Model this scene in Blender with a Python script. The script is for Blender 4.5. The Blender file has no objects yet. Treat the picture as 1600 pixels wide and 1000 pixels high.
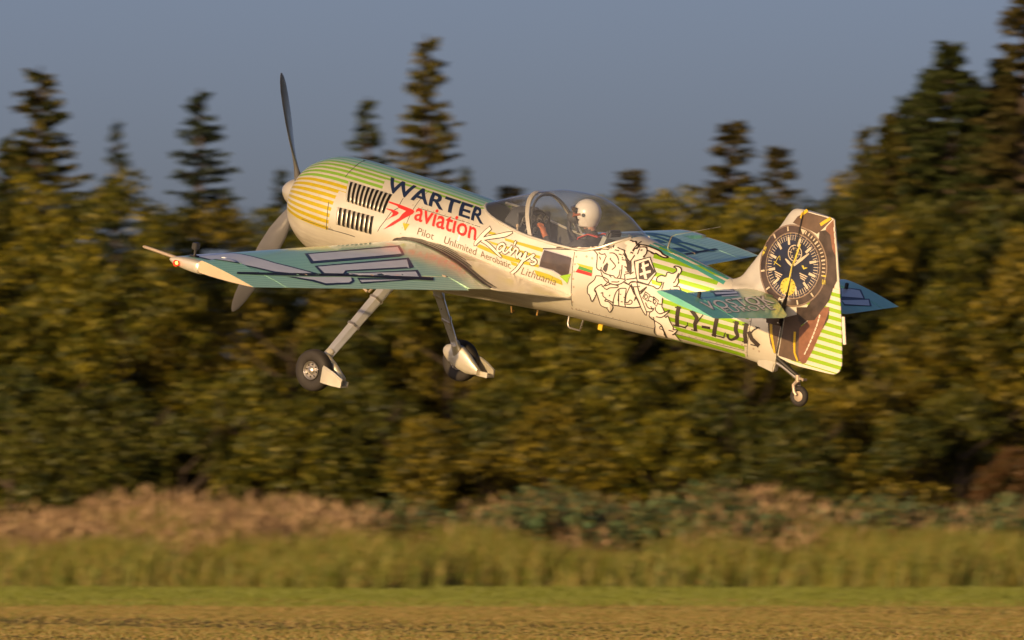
import bpy, bmesh, math, random
import numpy as np
from mathutils import Vector, Matrix, Euler
from mathutils.bvhtree import BVHTree

random.seed(7)
rng = np.random.default_rng(7)
S = bpy.context.scene
COL = S.collection

# ------------------------------------------------------------------ camera
cam_d = bpy.data.cameras.new('camera')
cam = bpy.data.objects.new('camera', cam_d)
COL.objects.link(cam)
cam_d.sensor_width = 36.0
cam_d.lens = 408.4
cam_d.clip_start = 1.0
cam_d.clip_end = 9000.0
cam.location = (0, 0, 1.7)
cam.rotation_euler = (math.radians(90) + 256 / 18150.0, 0, 0)
cam_d.dof.use_dof = True
cam_d.dof.focus_distance = 111.0
cam_d.dof.aperture_fstop = 5.2
cam_d.dof.aperture_ratio = 0.28
S.camera = cam

# ------------------------------------------------------------------ sky, sun, exposure
SUN_AZ = 33.0      # degrees to the left of the direction from the scene back to the camera
SUN_EL = 8.5
_a, _e = math.radians(SUN_AZ), math.radians(SUN_EL)
to_sun = Vector((-math.sin(_a) * math.cos(_e), -math.cos(_a) * math.cos(_e), math.sin(_e)))
W = bpy.data.worlds.new('World')
S.world = W
W.use_nodes = True
wn = W.node_tree
wn.nodes.clear()
sky = wn.nodes.new('ShaderNodeTexSky')
sky.sky_type = 'NISHITA'
sky.sun_disc = False
sky.sun_elevation = _e
sky.sun_rotation = math.atan2(to_sun.x, to_sun.y)
sky.altitude = 50
sky.air_density = 0.36
sky.dust_density = 2.0
sky.ozone_density = 0.6
bg = wn.nodes.new('ShaderNodeBackground')
bg.inputs[1].default_value = 0.098
wo = wn.nodes.new('ShaderNodeOutputWorld')
tint = wn.nodes.new('ShaderNodeMix'); tint.data_type = 'RGBA'; tint.blend_type = 'MULTIPLY'; tint.inputs[0].default_value = 1.0
tint.inputs[7].default_value = (1.05, .96, 1.06, 1)
wn.links.new(sky.outputs[0], tint.inputs[6])
wn.links.new(tint.outputs[2], bg.inputs[0])
wn.links.new(bg.outputs[0], wo.inputs[0])
sun_d = bpy.data.lights.new('sun', 'SUN')
sun_d.energy = 4.7
sun_d.angle = math.radians(0.6)
sun_d.color = (1.0, 0.65, 0.29)
sun = bpy.data.objects.new('sun', sun_d)
COL.objects.link(sun)
sun.rotation_euler = (-to_sun).to_track_quat('-Z', 'Y').to_euler()
S.view_settings.view_transform = 'Standard'
S.view_settings.look = 'None'
S.view_settings.gamma = 1.0
S.view_settings.exposure = 0.0
S.view_settings.use_curve_mapping = False
S.render.engine = 'CYCLES'
S.cycles.max_bounces = 8
S.cycles.transparent_max_bounces = 24
S.cycles.use_denoising = True

# ------------------------------------------------------------------ helpers
def tag(o, label=None, cat=None, group=None, kind=None):
    if label: o['label'] = label
    if cat: o['category'] = cat
    if group: o['group'] = group
    if kind: o['kind'] = kind
    return o

def sharp(me, ang=32):
    for p in me.polygons: p.use_smooth = True
    me.set_sharp_from_angle(angle=math.radians(ang))

def mesh_obj(name, verts, faces, mat, parent=None, smooth=32, recalc=False):
    me = bpy.data.meshes.new(name)
    me.from_pydata([tuple(v) for v in verts], [], [tuple(f) for f in faces])
    if recalc:
        bm = bmesh.new(); bm.from_mesh(me)
        bmesh.ops.remove_doubles(bm, verts=bm.verts, dist=1e-5)
        bmesh.ops.recalc_face_normals(bm, faces=bm.faces)
        bm.to_mesh(me); bm.free()
    if smooth: sharp(me, smooth)
    if mat: me.materials.append(mat)
    o = bpy.data.objects.new(name, me)
    COL.objects.link(o)
    if parent: o.parent = parent
    return o

class MB:
    """collects simple shapes, builds them as ONE mesh"""
    def __init__(s): s.v = []; s.f = []
    def add(s, v, f):
        k = len(s.v); s.v += [tuple(p) for p in v]; s.f += [tuple(i + k for i in q) for q in f]
    def loft(s, rings, closed=True, cap=True):
        n = len(rings[0]); k = len(s.v)
        for r in rings: s.v += [tuple(p) for p in r]
        m = n if closed else n - 1
        for i in range(len(rings) - 1):
            for j in range(m):
                a = k + i * n + j; b = k + i * n + (j + 1) % n
                s.f.append((a, b, b + n, a + n))
        if cap and closed:
            s.f.append(tuple(k + j for j in range(n))[::-1])
            s.f.append(tuple(k + (len(rings) - 1) * n + j for j in range(n)))
    def tube(s, pts, r, n=10, cap=True):
        pts = [Vector(p) for p in pts]
        rs = r if hasattr(r, '__len__') else [r] * len(pts)
        rings = []; up = None
        for i, p in enumerate(pts):
            d = (pts[min(i + 1, len(pts) - 1)] - pts[max(i - 1, 0)]).normalized()
            if up is None:
                up = Vector((0, 0, 1)) if abs(d.z) < .9 else Vector((1, 0, 0))
            x = d.cross(up).normalized(); up = x.cross(d).normalized()
            rings.append([p + (x * math.cos(a) + up * math.sin(a)) * rs[i] for a in [2 * math.pi * j / n for j in range(n)]])
        s.loft(rings, True, cap)
    def box(s, c, d, rot=None, bev=0.0):
        bm = bmesh.new(); bmesh.ops.create_cube(bm, size=1)
        for v in bm.verts: v.co = Vector((v.co.x * d[0], v.co.y * d[1], v.co.z * d[2]))
        if bev: bmesh.ops.bevel(bm, geom=list(bm.edges), offset=bev, segments=2, affect='EDGES')
        if rot: bm.transform(Euler(rot).to_matrix().to_4x4())
        bm.verts.index_update()
        s.add([v.co + Vector(c) for v in bm.verts], [[v.index for v in f.verts] for f in bm.faces]); bm.free()
    def lathe(s, prof, c=(0, 0, 0), axis='x', n=32):
        """prof: list of (along, radius)"""
        rings = []
        for t, r in prof:
            ring = []
            for j in range(n):
                a = 2 * math.pi * j / n
                p = {'x': (t, r * math.cos(a), r * math.sin(a)), 'y': (r * math.sin(a), t, r * math.cos(a)), 'z': (r * math.cos(a), r * math.sin(a), t)}[axis]
                ring.append((p[0] + c[0], p[1] + c[1], p[2] + c[2]))
            rings.append(ring)
        s.loft(rings, True, False)
    def build(s, name, mat, parent=None, smooth=32, recalc=True):
        return mesh_obj(name, s.v, s.f, mat, parent, smooth, recalc)

def pchip(xs, ys):
    xs = np.array(xs, float); ys = np.array(ys, float); h = np.diff(xs); d = np.diff(ys) / h
    m = np.zeros_like(ys); m[0] = d[0]; m[-1] = d[-1]
    for i in range(1, len(xs) - 1):
        if d[i - 1] * d[i] > 0:
            w1 = 2 * h[i] + h[i - 1]; w2 = h[i] + 2 * h[i - 1]
            m[i] = (w1 + w2) / (w1 / d[i - 1] + w2 / d[i])
    def f(x):
        x = min(max(x, xs[0]), xs[-1]); i = min(max(int(np.searchsorted(xs, x)) - 1, 0), len(h) - 1)
        t = (x - xs[i]) / h[i]
        return float((2*t**3-3*t**2+1)*ys[i] + (t**3-2*t*t+t)*h[i]*m[i] + (-2*t**3+3*t*t)*ys[i+1] + (t**3-t*t)*h[i]*m[i+1])
    return f

# ------------------------------------------------------------------ node helpers
class NT:
    def __init__(s, name):
        s.m = bpy.data.materials.new(name); s.m.use_nodes = True
        s.t = s.m.node_tree; s.t.nodes.clear()
        s.out = s.n('ShaderNodeOutputMaterial')
    def n(s, k, **kw):
        x = s.t.nodes.new(k)
        for a, b in kw.items(): setattr(x, a, b)
        return x
    def put(s, sock, v):
        if v is None: return
        if isinstance(v, bpy.types.NodeSocket): s.t.links.new(v, sock)
        else:
            if sock.type == 'RGBA' and len(v) == 3: v = (*v, 1)
            sock.default_value = v
    def math(s, op, a, b=0.0, c=None):
        x = s.n('ShaderNodeMath', operation=op); s.put(x.inputs[0], a); s.put(x.inputs[1], b)
        if c is not None: s.put(x.inputs[2], c)
        return x.outputs[0]
    def mul(s, a, b): return s.math('MULTIPLY', a, b)
    def add(s, a, b): return s.math('ADD', a, b)
    def step(s, x, lo, hi):      # 1 where lo < x < hi
        return s.mul(s.math('GREATER_THAN', x, lo), s.math('LESS_THAN', x, hi))
    def mix(s, f, a, b):
        x = s.n('ShaderNodeMix', data_type='RGBA'); s.put(x.inputs[0], f); s.put(x.inputs[6], a); s.put(x.inputs[7], b); return x.outputs[2]
    def obj(s):
        x = s.n('ShaderNodeTexCoord'); y = s.n('ShaderNodeSeparateXYZ'); s.t.links.new(x.outputs['Object'], y.inputs[0])
        return x.outputs['Object'], y.outputs[0], y.outputs[1], y.outputs[2]
    def noise(s, vec, scale, detail=3, rough=.55, mapscale=None):
        if mapscale:
            mp = s.n('ShaderNodeMapping'); s.t.links.new(vec, mp.inputs[0]); mp.inputs['Scale'].default_value = mapscale; vec = mp.outputs[0]
        x = s.n('ShaderNodeTexNoise'); s.t.links.new(vec, x.inputs['Vector']); x.inputs['Scale'].default_value = scale
        x.inputs['Detail'].default_value = detail; x.inputs['Roughness'].default_value = rough
        return x.outputs[0]
    def ramp(s, f, stops):
        x = s.n('ShaderNodeValToRGB'); s.put(x.inputs[0], f)
        e = x.color_ramp.elements
        while len(e) < len(stops): e.new(.5)
        for el, (p, c) in zip(e, stops): el.position = p; el.color = (*c, 1) if len(c) == 3 else c
        return x.outputs[0]
    def rng(s, f, a, b, c, d):
        x = s.n('ShaderNodeMapRange'); s.put(x.inputs[0], f)
        for i, v in enumerate((a, b, c, d)): x.inputs[i + 1].default_value = v
        return x.outputs[0]
    def bsdf(s, col, rough=.5, metal=0.0, coat=0.0, spec=.5, bump=None, bump_s=.1, bump_d=.01, **kw):
        p = s.n('ShaderNodeBsdfPrincipled')
        s.put(p.inputs['Base Color'], col); s.put(p.inputs['Roughness'], rough); s.put(p.inputs['Metallic'], metal)
        s.put(p.inputs['Coat Weight'], coat); s.put(p.inputs['Specular IOR Level'], spec)
        p.inputs['Coat Roughness'].default_value = .12
        for k, v in kw.items(): s.put(p.inputs[k.replace('_', ' ')], v)
        if bump is not None:
            b = s.n('ShaderNodeBump'); s.put(b.inputs['Height'], bump); b.inputs['Strength'].default_value = bump_s; b.inputs['Distance'].default_value = bump_d
            s.t.links.new(b.outputs[0], p.inputs['Normal'])
        s.t.links.new(p.outputs[0], s.out.inputs[0])
        return s.m

def paint(name, col, rough=.4, metal=0.0, coat=.2, var=.06, scale=6.0):
    t = NT(name); v, x, y, z = t.obj()
    n = t.noise(v, scale, 4)
    k = t.rng(n, .3, .7, 1 - var, 1 + var)
    c = t.n('ShaderNodeVectorMath', operation='SCALE'); c.inputs[0].default_value = col; t.put(c.inputs['Scale'], k)
    r = t.rng(n, .3, .7, rough * .85, rough * 1.15)
    return t.bsdf(c.outputs[0], r, metal, coat)

M = {}
SILVER = (.74, .695, .575)
M['silver'] = paint('silver_paint', SILVER, .34, .5, .4)
M['navy'] = paint('navy_print', (.012, .022, .060), .4, 0, .4)
M['ink'] = paint('brown_black_print', (.030, .017, .012), .5)
M['black'] = paint('black_print', (.012, .012, .014), .5)
M['red'] = paint('red_print', (.70, .028, .022), .4)
M['white'] = paint('white_print', (.78, .76, .76), .4)
M['cream'] = paint('cream_print', (.80, .72, .62), .45)
M['yellow'] = paint('yellow_print', (.72, .47, .02), .4)
M['olive'] = paint('olive_print', (.42, .38, .015), .45)
M['lime'] = paint('lime_print', (.28, .52, .02), .4)
M['flag_green'] = paint('green_print', (.06, .30, .05), .4)
M['lavender'] = paint('pale_lavender_print', (.82, .87, .93), .34, 0, .9)
M['brown_text'] = paint('brown_lettering', (.16, .10, .055), .5)
M['grey'] = paint('dark_grey_panel', (.10, .10, .11), .5)
M['magenta'] = paint('magenta_print', (.50, .14, .36), .45)
M['rubber'] = paint('tyre_rubber', (.028, .024, .021), .75, 0, 0)
M['steel'] = paint('brushed_steel', (.62, .58, .53), .3, .85, 0)
M['dark_metal'] = paint('dark_metal', (.06, .058, .055), .45, .6, 0)
M['tan_metal'] = paint('tan_painted_metal', (.50, .40, .30), .4, .3, .1)
M['seam'] = paint('dark_panel_seam', (.05, .045, .04), .7)  # dark ribbons drawn along the panel joints
M['cockpit'] = paint('cockpit_dark_trim', (.075, .076, .082), .65, 0, 0)
M['seat'] = paint('seat_shell', (.42, .44, .40), .5)
M['brass'] = paint('brass_fitting', (.75, .42, .10), .35, .7, 0)
M['blade'] = paint('grey_propeller_blade', (.17, .17, .18), .35, .1, .4)

def livery_material():
    """silver skin with painted lime, yellow and teal stripes that follow the fuselage"""
    t = NT('striped_silver_livery'); v, x, y, z = t.obj()
    ay = t.math('ABSOLUTE', y)
    ang = t.math('ARCTAN2', t.add(z, .02), ay)            # radians above the waterline
    # front: stripes spaced along the girth
    s1 = t.math('FRACT', t.mul(ang, 1 / .118))
    on1 = t.math('LESS_THAN', s1, .56)
    deg = t.mul(ang, 57.2958)
    yel = t.mul(t.step(deg, -14, 40), t.add(t.step(x, .34, 1.02), t.mul(t.step(deg, 30, 40), t.step(x, 1.02, 1.44))))
    xw_ = t.math('GREATER_THAN', x, t.add(1.40, t.mul(t.math('SUBTRACT', 61.0, deg), .004)))
    lim = t.mul(t.mul(t.step(deg, 40, 70), t.step(x, .36, 2.62)), t.math('SUBTRACT', 1.0, t.mul(xw_, t.math('LESS_THAN', deg, 61.5))))
    tea = t.mul(t.step(deg, 70, 95), t.step(x, .36, 2.62))
    topf = t.rng(deg, 66, 86, 0, 1)
    # rear: stripes level with the axis
    s2 = t.math('FRACT', t.mul(t.add(z, t.mul(x, .012)), 1 / .0745))
    on2 = t.math('LESS_THAN', s2, .52)
    xl = t.add(4.62, t.mul(t.math('SUBTRACT', .5, z), .42))
    rear = t.mul(t.mul(t.math('GREATER_THAN', x, xl), t.math('LESS_THAN', x, t.add(5.78, t.mul(t.math('GREATER_THAN', z, .32), -.42)))), t.step(z, -.30, .62))
    rtop = t.mul(t.mul(t.step(x, 4.5, 5.42), t.math('GREATER_THAN', deg, 76)), 1.0)
    n = t.noise(v, 5.0, 4)
    base = t.mix(t.rng(n, .3, .7, 0, 1), tuple(c * .95 for c in SILVER), tuple(min(1, c * 1.04) for c in SILVER))
    # streaks of oil and exhaust along the belly and lower flanks
    st = t.noise(v, 4.0, 5, .6, (.35, 3, 6))
    low = t.rng(z, -.08, -.40, 0, 1)
    base = t.mix(t.mul(low, t.rng(st, .40, .75, 0, .65)), base, (.26, .20, .14))
    c = base
    c = t.mix(t.mul(on1, yel), c, (.66, .50, .010))
    c = t.mix(t.mul(on1, lim), c, (.30, .58, .06))
    tealc = t.mix(topf, (.26, .60, .26), (.22, .60, .52))
    c = t.mix(t.mul(on1, tea), c, tealc)
    c = t.mix(t.mul(t.mul(t.math('SUBTRACT', 1.0, on1), tea), .55), c, (.30, .60, .58))
    c = t.mix(t.mul(on2, rear), c, (.30, .55, .015))
    c = t.mix(t.mul(rtop, t.math('LESS_THAN', t.math('FRACT', t.mul(deg, 1 / 7.0)), .62)), c, (.09, .42, .34))
    r = t.rng(n, .3, .7, .30, .38)
    bump = t.noise(v, 3.0, 2)
    return t.bsdf(c, r, .38, .45, bump=bump, bump_s=.05, bump_d=.02)
M['livery'] = livery_material()

def wing_material(right=False):
    t = NT('teal_wing_paint_shade_lifted' if right else 'teal_wing_paint'); v, x, y, z = t.obj()
    ay = t.math('ABSOLUTE', y)
    d = t.add(t.mul(x, 1.0), t.mul(ay, .30))
    s = t.math('FRACT', t.mul(d, 1 / .052))
    on = t.math('LESS_THAN', s, .30)
    n = t.noise(v, 3.0, 4)
    teal = t.mix(t.rng(n, .3, .7, 0, 1), (.36, .78, .55), (.41, .82, .58))
    aft = t.rng(x, 2.5, 3.3, 0, 1)
    teal = t.mix(aft, teal, (.52, .78, .56))
    dark = t.mix(aft, (.25, .62, .45), (.34, .60, .42))
    if right:  # same teal painted lighter to make up for the fuselage's shade
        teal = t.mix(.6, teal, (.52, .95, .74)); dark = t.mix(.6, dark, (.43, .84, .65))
    c = t.mix(on, teal, dark)
    # root fades to straw; reddish smears paint in the fuselage's reflection
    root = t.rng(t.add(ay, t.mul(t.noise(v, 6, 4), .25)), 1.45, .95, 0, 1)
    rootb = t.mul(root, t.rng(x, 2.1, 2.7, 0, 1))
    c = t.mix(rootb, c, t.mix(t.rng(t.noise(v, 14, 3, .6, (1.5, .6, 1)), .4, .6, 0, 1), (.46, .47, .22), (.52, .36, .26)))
    le = t.math('LESS_THAN', x, t.add(1.91, t.mul(t.math('LESS_THAN', ay, 1.5), .06)))
    c = t.mix(t.mul(le, t.step(ay, .3, 1.9)), c, (.55, .40, .18))
    return t.bsdf(c, .34, 0, 1.0)
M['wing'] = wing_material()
M['wing_r_lifted'] = wing_material(True)

def elevator_material(right=False):
    t = NT('teal_elevator_paint_shade_lifted' if right else 'teal_elevator_paint'); v, x, y, z = t.obj()
    ay = t.math('ABSOLUTE', y); n = t.noise(v, 9, 4)
    c = t.mix(t.rng(n, .35, .65, 0, 1), *(((.24, .72, .55), (.30, .78, .60)) if right else ((.15, .52, .42), (.20, .58, .46))))  # right side painted lighter to offset the shade of fin and fuselage
    k = t.rng(t.add(ay, t.mul(t.noise(v, 7, 4), .3)), 1.0, .35, 0, 1)
    c = t.mix(t.mul(k, .9), c, t.mix(t.rng(t.noise(v, 11, 3, .6, (.4, 1.6, 1)), .42, .58, 0, 1), (.22, .42, .15), (.44, .46, .14)))
    return t.bsdf(c, .34, 0, 1.0)
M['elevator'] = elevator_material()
M['elevator_r_lifted'] = elevator_material(True)
M['bare_end'] = paint('bare_glassfibre_end', (.56, .44, .30), .5)

def rudder_material():
    t = NT('lime_striped_rudder'); v, x, y, z = t.obj()
    s = t.math('FRACT', t.mul(t.add(z, .14), 1 / .0725))
    on = t.mul(t.math('LESS_THAN', s, .5), t.mul(t.math('LESS_THAN', z, .66), t.math('GREATER_THAN', x, 6.3)))
    on = t.mul(on, t.math('GREATER_THAN', z, -.115))
    c = t.mix(on, SILVER, (.30, .52, .015))
    return t.bsdf(c, .38, .15, .2)
M['rudder'] = rudder_material()

def glass_material():
    t = NT('canopy_perspex')
    fr = t.n('ShaderNodeFresnel'); ge = t.n('ShaderNodeNewGeometry'); t.put(fr.inputs[0], t.add(1.49, t.mul(ge.outputs['Backfacing'], 1 / 1.49 - 1.49)))
    tr = t.n('ShaderNodeBsdfTransparent'); tr.inputs[0].default_value = (.88, .91, .94, 1)
    gl = t.n('ShaderNodeBsdfGlossy'); gl.inputs['Roughness'].default_value = .03; gl.inputs[0].default_value = (1, 1, 1, 1)
    mx = t.n('ShaderNodeMixShader'); t.put(mx.inputs[0], t.math('MINIMUM', t.add(t.mul(fr.outputs[0], 1.0), .03), .9))
    t.t.links.new(tr.outputs[0], mx.inputs[1]); t.t.links.new(gl.outputs[0], mx.inputs[2])
    df = t.n('ShaderNodeBsdfDiffuse'); df.inputs[0].default_value = (.75, .78, .82, 1)      # scratches and dust, with a veiling haze put into the glass
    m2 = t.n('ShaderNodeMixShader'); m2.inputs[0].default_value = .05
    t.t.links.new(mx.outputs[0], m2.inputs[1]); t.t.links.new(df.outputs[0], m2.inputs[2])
    t.t.links.new(m2.outputs[0], t.out.inputs[0])
    return t.m
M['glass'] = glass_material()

def emit_material(name, col, st):
    t = NT(name); e = t.n('ShaderNodeEmission'); e.inputs[0].default_value = (*col, 1); e.inputs[1].default_value = st
    t.t.links.new(e.outputs[0], t.out.inputs[0]); return t.m
M['red_light'] = emit_material('lit_red_position_lamp', (1.0, .045, .015), 2.2)
M['red_core'] = emit_material('lit_lamp_filament', (1.0, .45, .08), 5.0)

# ================================================================== THE SETTING
def fast_mesh(name, V, F4, mat, parent=None, kind=None, smooth=False):
    """V (n,3) float array, F4 (m,3|4) int array"""
    me = bpy.data.meshes.new(name)
    k = F4.shape[1]
    me.vertices.add(len(V)); me.vertices.foreach_set('co', np.ascontiguousarray(V, np.float32).ravel())
    me.loops.add(F4.size); me.loops.foreach_set('vertex_index', np.ascontiguousarray(F4, np.int32).ravel())
    me.polygons.add(len(F4)); me.polygons.foreach_set('loop_start', np.arange(0, F4.size, k, dtype=np.int32))
    me.polygons.foreach_set('loop_total', np.full(len(F4), k, np.int32))
    me.update(calc_edges=True)
    if smooth: me.polygons.foreach_set('use_smooth', np.ones(len(F4), bool))
    me.materials.append(mat)
    o = bpy.data.objects.new(name, me); COL.objects.link(o)
    if parent: o.parent = parent
    if kind: o['kind'] = kind
    return o

def ground_material():
    t = NT('mown_field'); v, x, y, z = t.obj()
    band = t.noise(v, 1.0, 4, .55, (.10, .035, 1))
    fine = t.noise(v, 1.0, 5, .6, (3.5, 1.2, 1))
    edge = t.add(y, t.mul(t.math('SUBTRACT', band, .5), 16))
    g = t.rng(edge, 150, 166, 0, 1)
    straw = t.mix(t.rng(fine, .3, .7, 0, 1), (.30, .195, .070), (.24, .170, .050))
    straw = t.mix(t.rng(band, .42, .60, 0, .85), straw, (.16, .165, .024))
    green = t.mix(t.rng(fine, .3, .7, 0, 1), (.155, .180, .022), (.205, .200, .032))
    c = t.mix(g, straw, green)
    return t.bsdf(c, .95, 0, 0, .1, bump=fine, bump_s=.5, bump_d=.05)
M['field'] = ground_material()

def foliage(name, cols, trans=.35, rough=.6, hue=.0):
    """leaf material: colour varies leaf by leaf and tree by tree, light shines through"""
    t = NT(name)
    g = t.n('ShaderNodeNewGeometry'); oi = t.n('ShaderNodeObjectInfo')
    tc = t.n('ShaderNodeTexCoord')
    n = t.noise(tc.outputs['Object'], 1.7, 2)
    f = t.math('FRACT', t.add(t.add(t.mul(g.outputs['Random Per Island'], .55), t.mul(n, .9)), t.mul(oi.outputs['Random'], .25)))
    c = t.ramp(f, [(i / (len(cols) - 1), c) for i, c in enumerate(cols)])
    d = t.n('ShaderNodeBsdfDiffuse'); t.put(d.inputs[0], c)
    tr = t.n('ShaderNodeBsdfTranslucent'); t.put(tr.inputs[0], c)
    mx = t.n('ShaderNodeMixShader'); mx.inputs[0].default_value = trans
    t.t.links.new(d.outputs[0], mx.inputs[1]); t.t.links.new(tr.outputs[0], mx.inputs[2])
    gl = t.n('ShaderNodeBsdfGlossy'); gl.inputs['Roughness'].default_value = rough; gl.inputs[0].default_value = (1, 1, 1, 1)
    m2 = t.n('ShaderNodeMixShader'); m2.inputs[0].default_value = .025
    t.t.links.new(mx.outputs[0], m2.inputs[1]); t.t.links.new(gl.outputs[0], m2.inputs[2])
    t.t.links.new(m2.outputs[0], t.out.inputs[0])
    return t.m
M['leaf'] = foliage('golden_green_leaf', [(.016, .028, .002), (.105, .110, .005), (.310, .255, .010), (.034, .050, .003), (.220, .190, .008)], .25)
M['leaf_green'] = foliage('mid_green_leaf', [(.014, .026, .003), (.060, .078, .007), (.120, .115, .009), (.030, .044, .004)], .22)
M['leaf_olive'] = foliage('olive_leaf', [(.024, .032, .003), (.190, .155, .008), (.056, .058, .004), (.320, .240, .012)], .25)
M['needle'] = foliage('dark_green_needles', [(.014, .028, .008), (.036, .058, .013), (.058, .070, .014), (.024, .040, .010)], .15)
M['needle_gold'] = foliage('golden_brown_needles', [(.026, .042, .008), (.080, .086, .013), (.130, .105, .015), (.045, .062, .010)], .15)
M['needle_brown'] = foliage('rusty_brown_needles', [(.036, .040, .010), (.085, .068, .014), (.055, .052, .012)], .15)
M['needle_blue'] = foliage('blue_green_needles', [(.020, .038, .026), (.040, .058, .038), (.030, .044, .024)], .15)
M['bark'] = paint('rough_bark', (.055, .040, .028), .9, 0, 0, .3, 9)
M['grass_green'] = foliage('tall_green_grass', [(.120, .155, .014), (.210, .235, .026), (.310, .275, .044), (.150, .170, .018), (.340, .250, .060)], .3)
M['verge'] = foliage('short_green_grass', [(.130, .175, .016), (.190, .220, .024), (.160, .190, .020)], .3)
M['grass_straw'] = foliage('short_straw_grass', [(.28, .205, .055), (.40, .260, .090), (.17, .180, .028), (.33, .220, .070), (.15, .165, .024)], .3)
M['seed'] = foliage('pinkish_seed_heads', [(.44, .285, .160), (.56, .375, .220), (.38, .270, .125), (.50, .320, .185)], .3)
M['weed'] = foliage('blue_green_weed_leaves', [(.105, .190, .085), (.175, .265, .125), (.190, .215, .060), (.240, .315, .180), (.290, .225, .080), (.150, .200, .060)], .3)
M['weed_warm'] = foliage('ochre_weed_leaves', [(.20, .13, .035), (.28, .165, .06), (.14, .115, .03)], .3)
M['rust_leaf'] = foliage('rust_red_leaves', [(.10, .060, .016), (.20, .075, .025), (.06, .050, .010), (.14, .060, .018)], .3)

# ground to the horizon
gx = np.array([-6000, -600, -60, 0, 60, 600, 6000.]); gy = np.array([-200, 40, 100, 160, 200, 400, 1500, 8000.])
V = [(x, y, 0) for y in gy for x in gx]
Fg = [(i * 7 + j, i * 7 + j + 1, i * 7 + j + 8, i * 7 + j + 7) for i in range(7) for j in range(6)]
tag(mesh_obj('ground', V, Fg, M['field'], None, 0), 'mown straw and green airfield grass under the plane', None, None, 'structure')
# rough bank beyond the mown field
def bank_z(x, y):
    u = np.clip((y - 188.2 - 1.1 * np.sin(x * .55) - .6 * np.sin(x * 1.37 + 2)) / 8.0, 0, 1); u = u * u * (3 - 2 * u)
    return u * (.42 + .08 * np.sin(x * .7) + .05 * np.sin(x * 1.9 + 1)) + .004
bx = np.linspace(-40, 40, 161); by = np.concatenate([np.linspace(186.5, 199, 17), [206, 230, 260]])
X, Y = np.meshgrid(bx, by); Z = bank_z(X, Y)
Vb = np.stack([X, Y, Z], -1).reshape(-1, 3); nb = len(bx)
Fb = np.array([(i * nb + j, i * nb + j + 1, i * nb + nb + j + 1, i * nb + nb + j) for i in range(len(by) - 1) for j in range(nb - 1)])
t = NT('rough_bank_soil'); v_, x_, y_, z_ = t.obj()
M['bank'] = t.bsdf(t.mix(t.noise(v_, 1.2, 4), (.05, .050, .014), (.10, .085, .022)), .95, 0, 0, .1)
o = fast_mesh('bank', Vb, Fb, M['bank'], None, 'structure', True)
o['label'] = 'low rough grass bank between the field and the trees'

def blades(n, xr, yr, h, w, lean, wind=.15, zfun=None, dens=None, seg2=True):
    """grass blades as bent two-piece strips -> V, F(tris)"""
    x = rng.uniform(*xr, n * 2); y = rng.uniform(*yr, n * 2)
    if dens is not None:
        keep = rng.uniform(0, 1, n * 2) < dens(x, y); x, y = x[keep], y[keep]
    x, y = x[:n], y[:n]; n = len(x)
    z = zfun(x, y) if zfun is not None else np.zeros(n)
    hh = rng.uniform(h[0], h[1], n) * (.70 + .34 * np.sin(x * 1.3 + y * .8) * np.sin(x * .47 + y * .3) + .14 * np.sin(x * 3.1 + y))
    a = rng.uniform(0, 2 * np.pi, n); ww = rng.uniform(w[0], w[1], n)
    dx, dy = np.cos(a) * ww, np.sin(a) * ww * .5
    la = rng.uniform(0, 2 * np.pi, n); lm = rng.uniform(0, lean, n) * hh
    lx, ly = np.cos(la) * lm + wind * hh, np.sin(la) * lm
    b0 = np.stack([x - dx, y - dy, z], 1); b1 = np.stack([x + dx, y + dy, z], 1)
    m0 = np.stack([x - dx * .8 + lx * .35, y - dy * .8 + ly * .35, z + hh * .6], 1); m1 = np.stack([x + dx * .8 + lx * .35, y + dy * .8 + ly * .35, z + hh * .6], 1)
    t = np.stack([x + lx, y + ly, z + hh], 1)
    V = np.stack([b0, b1, m0, m1, t], 1).reshape(-1, 3)
    k = np.arange(n)[:, None, None] * 5
    F = (k + np.array([[0, 1, 3], [0, 3, 2], [2, 3, 4]])[None]).reshape(-1, 3)
    return V, F, np.stack([x + lx, y + ly, z + hh], 1)
# mown field: short stubble
V, F, _ = blades(165000, (-14, 14), (121, 170), (.015, .042), (.010, .022), .5, 0, None, lambda x, y: .55 + .45 * np.sin(x * .3 + y * .22) * np.sin(y * .09 + 1.0))
o = fast_mesh('mown_grass', V, F, M['grass_straw'], None, 'stuff'); tag(o, 'short straw-coloured mown grass on the near field', 'grass')
V, F, _ = blades(74000, (-18, 18), (160, 190), (.03, .09), (.008, .018), .5, 0)
o = fast_mesh('green_verge_grass', V, F, M['verge'], None, 'stuff'); tag(o, 'green strip of short grass along the far field edge', 'grass')
# tall green grass on the bank
V, F, _ = blades(225000, (-22, 22), (187.0, 199), (.25, .95), (.008, .020), .55, .18, bank_z, lambda x, y: np.clip((y - 188.3 - 1.1 * np.sin(x * .55) - .6 * np.sin(x * 1.37 + 2)) * .6, .03, 1) * (.6 + .4 * np.sin(x * 1.1 + y * .5)))
o = fast_mesh('tall_green_grass', V, F, M['grass_green'], None, 'stuff'); tag(o, 'uncut green grass leaning on the bank', 'grass')
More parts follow.
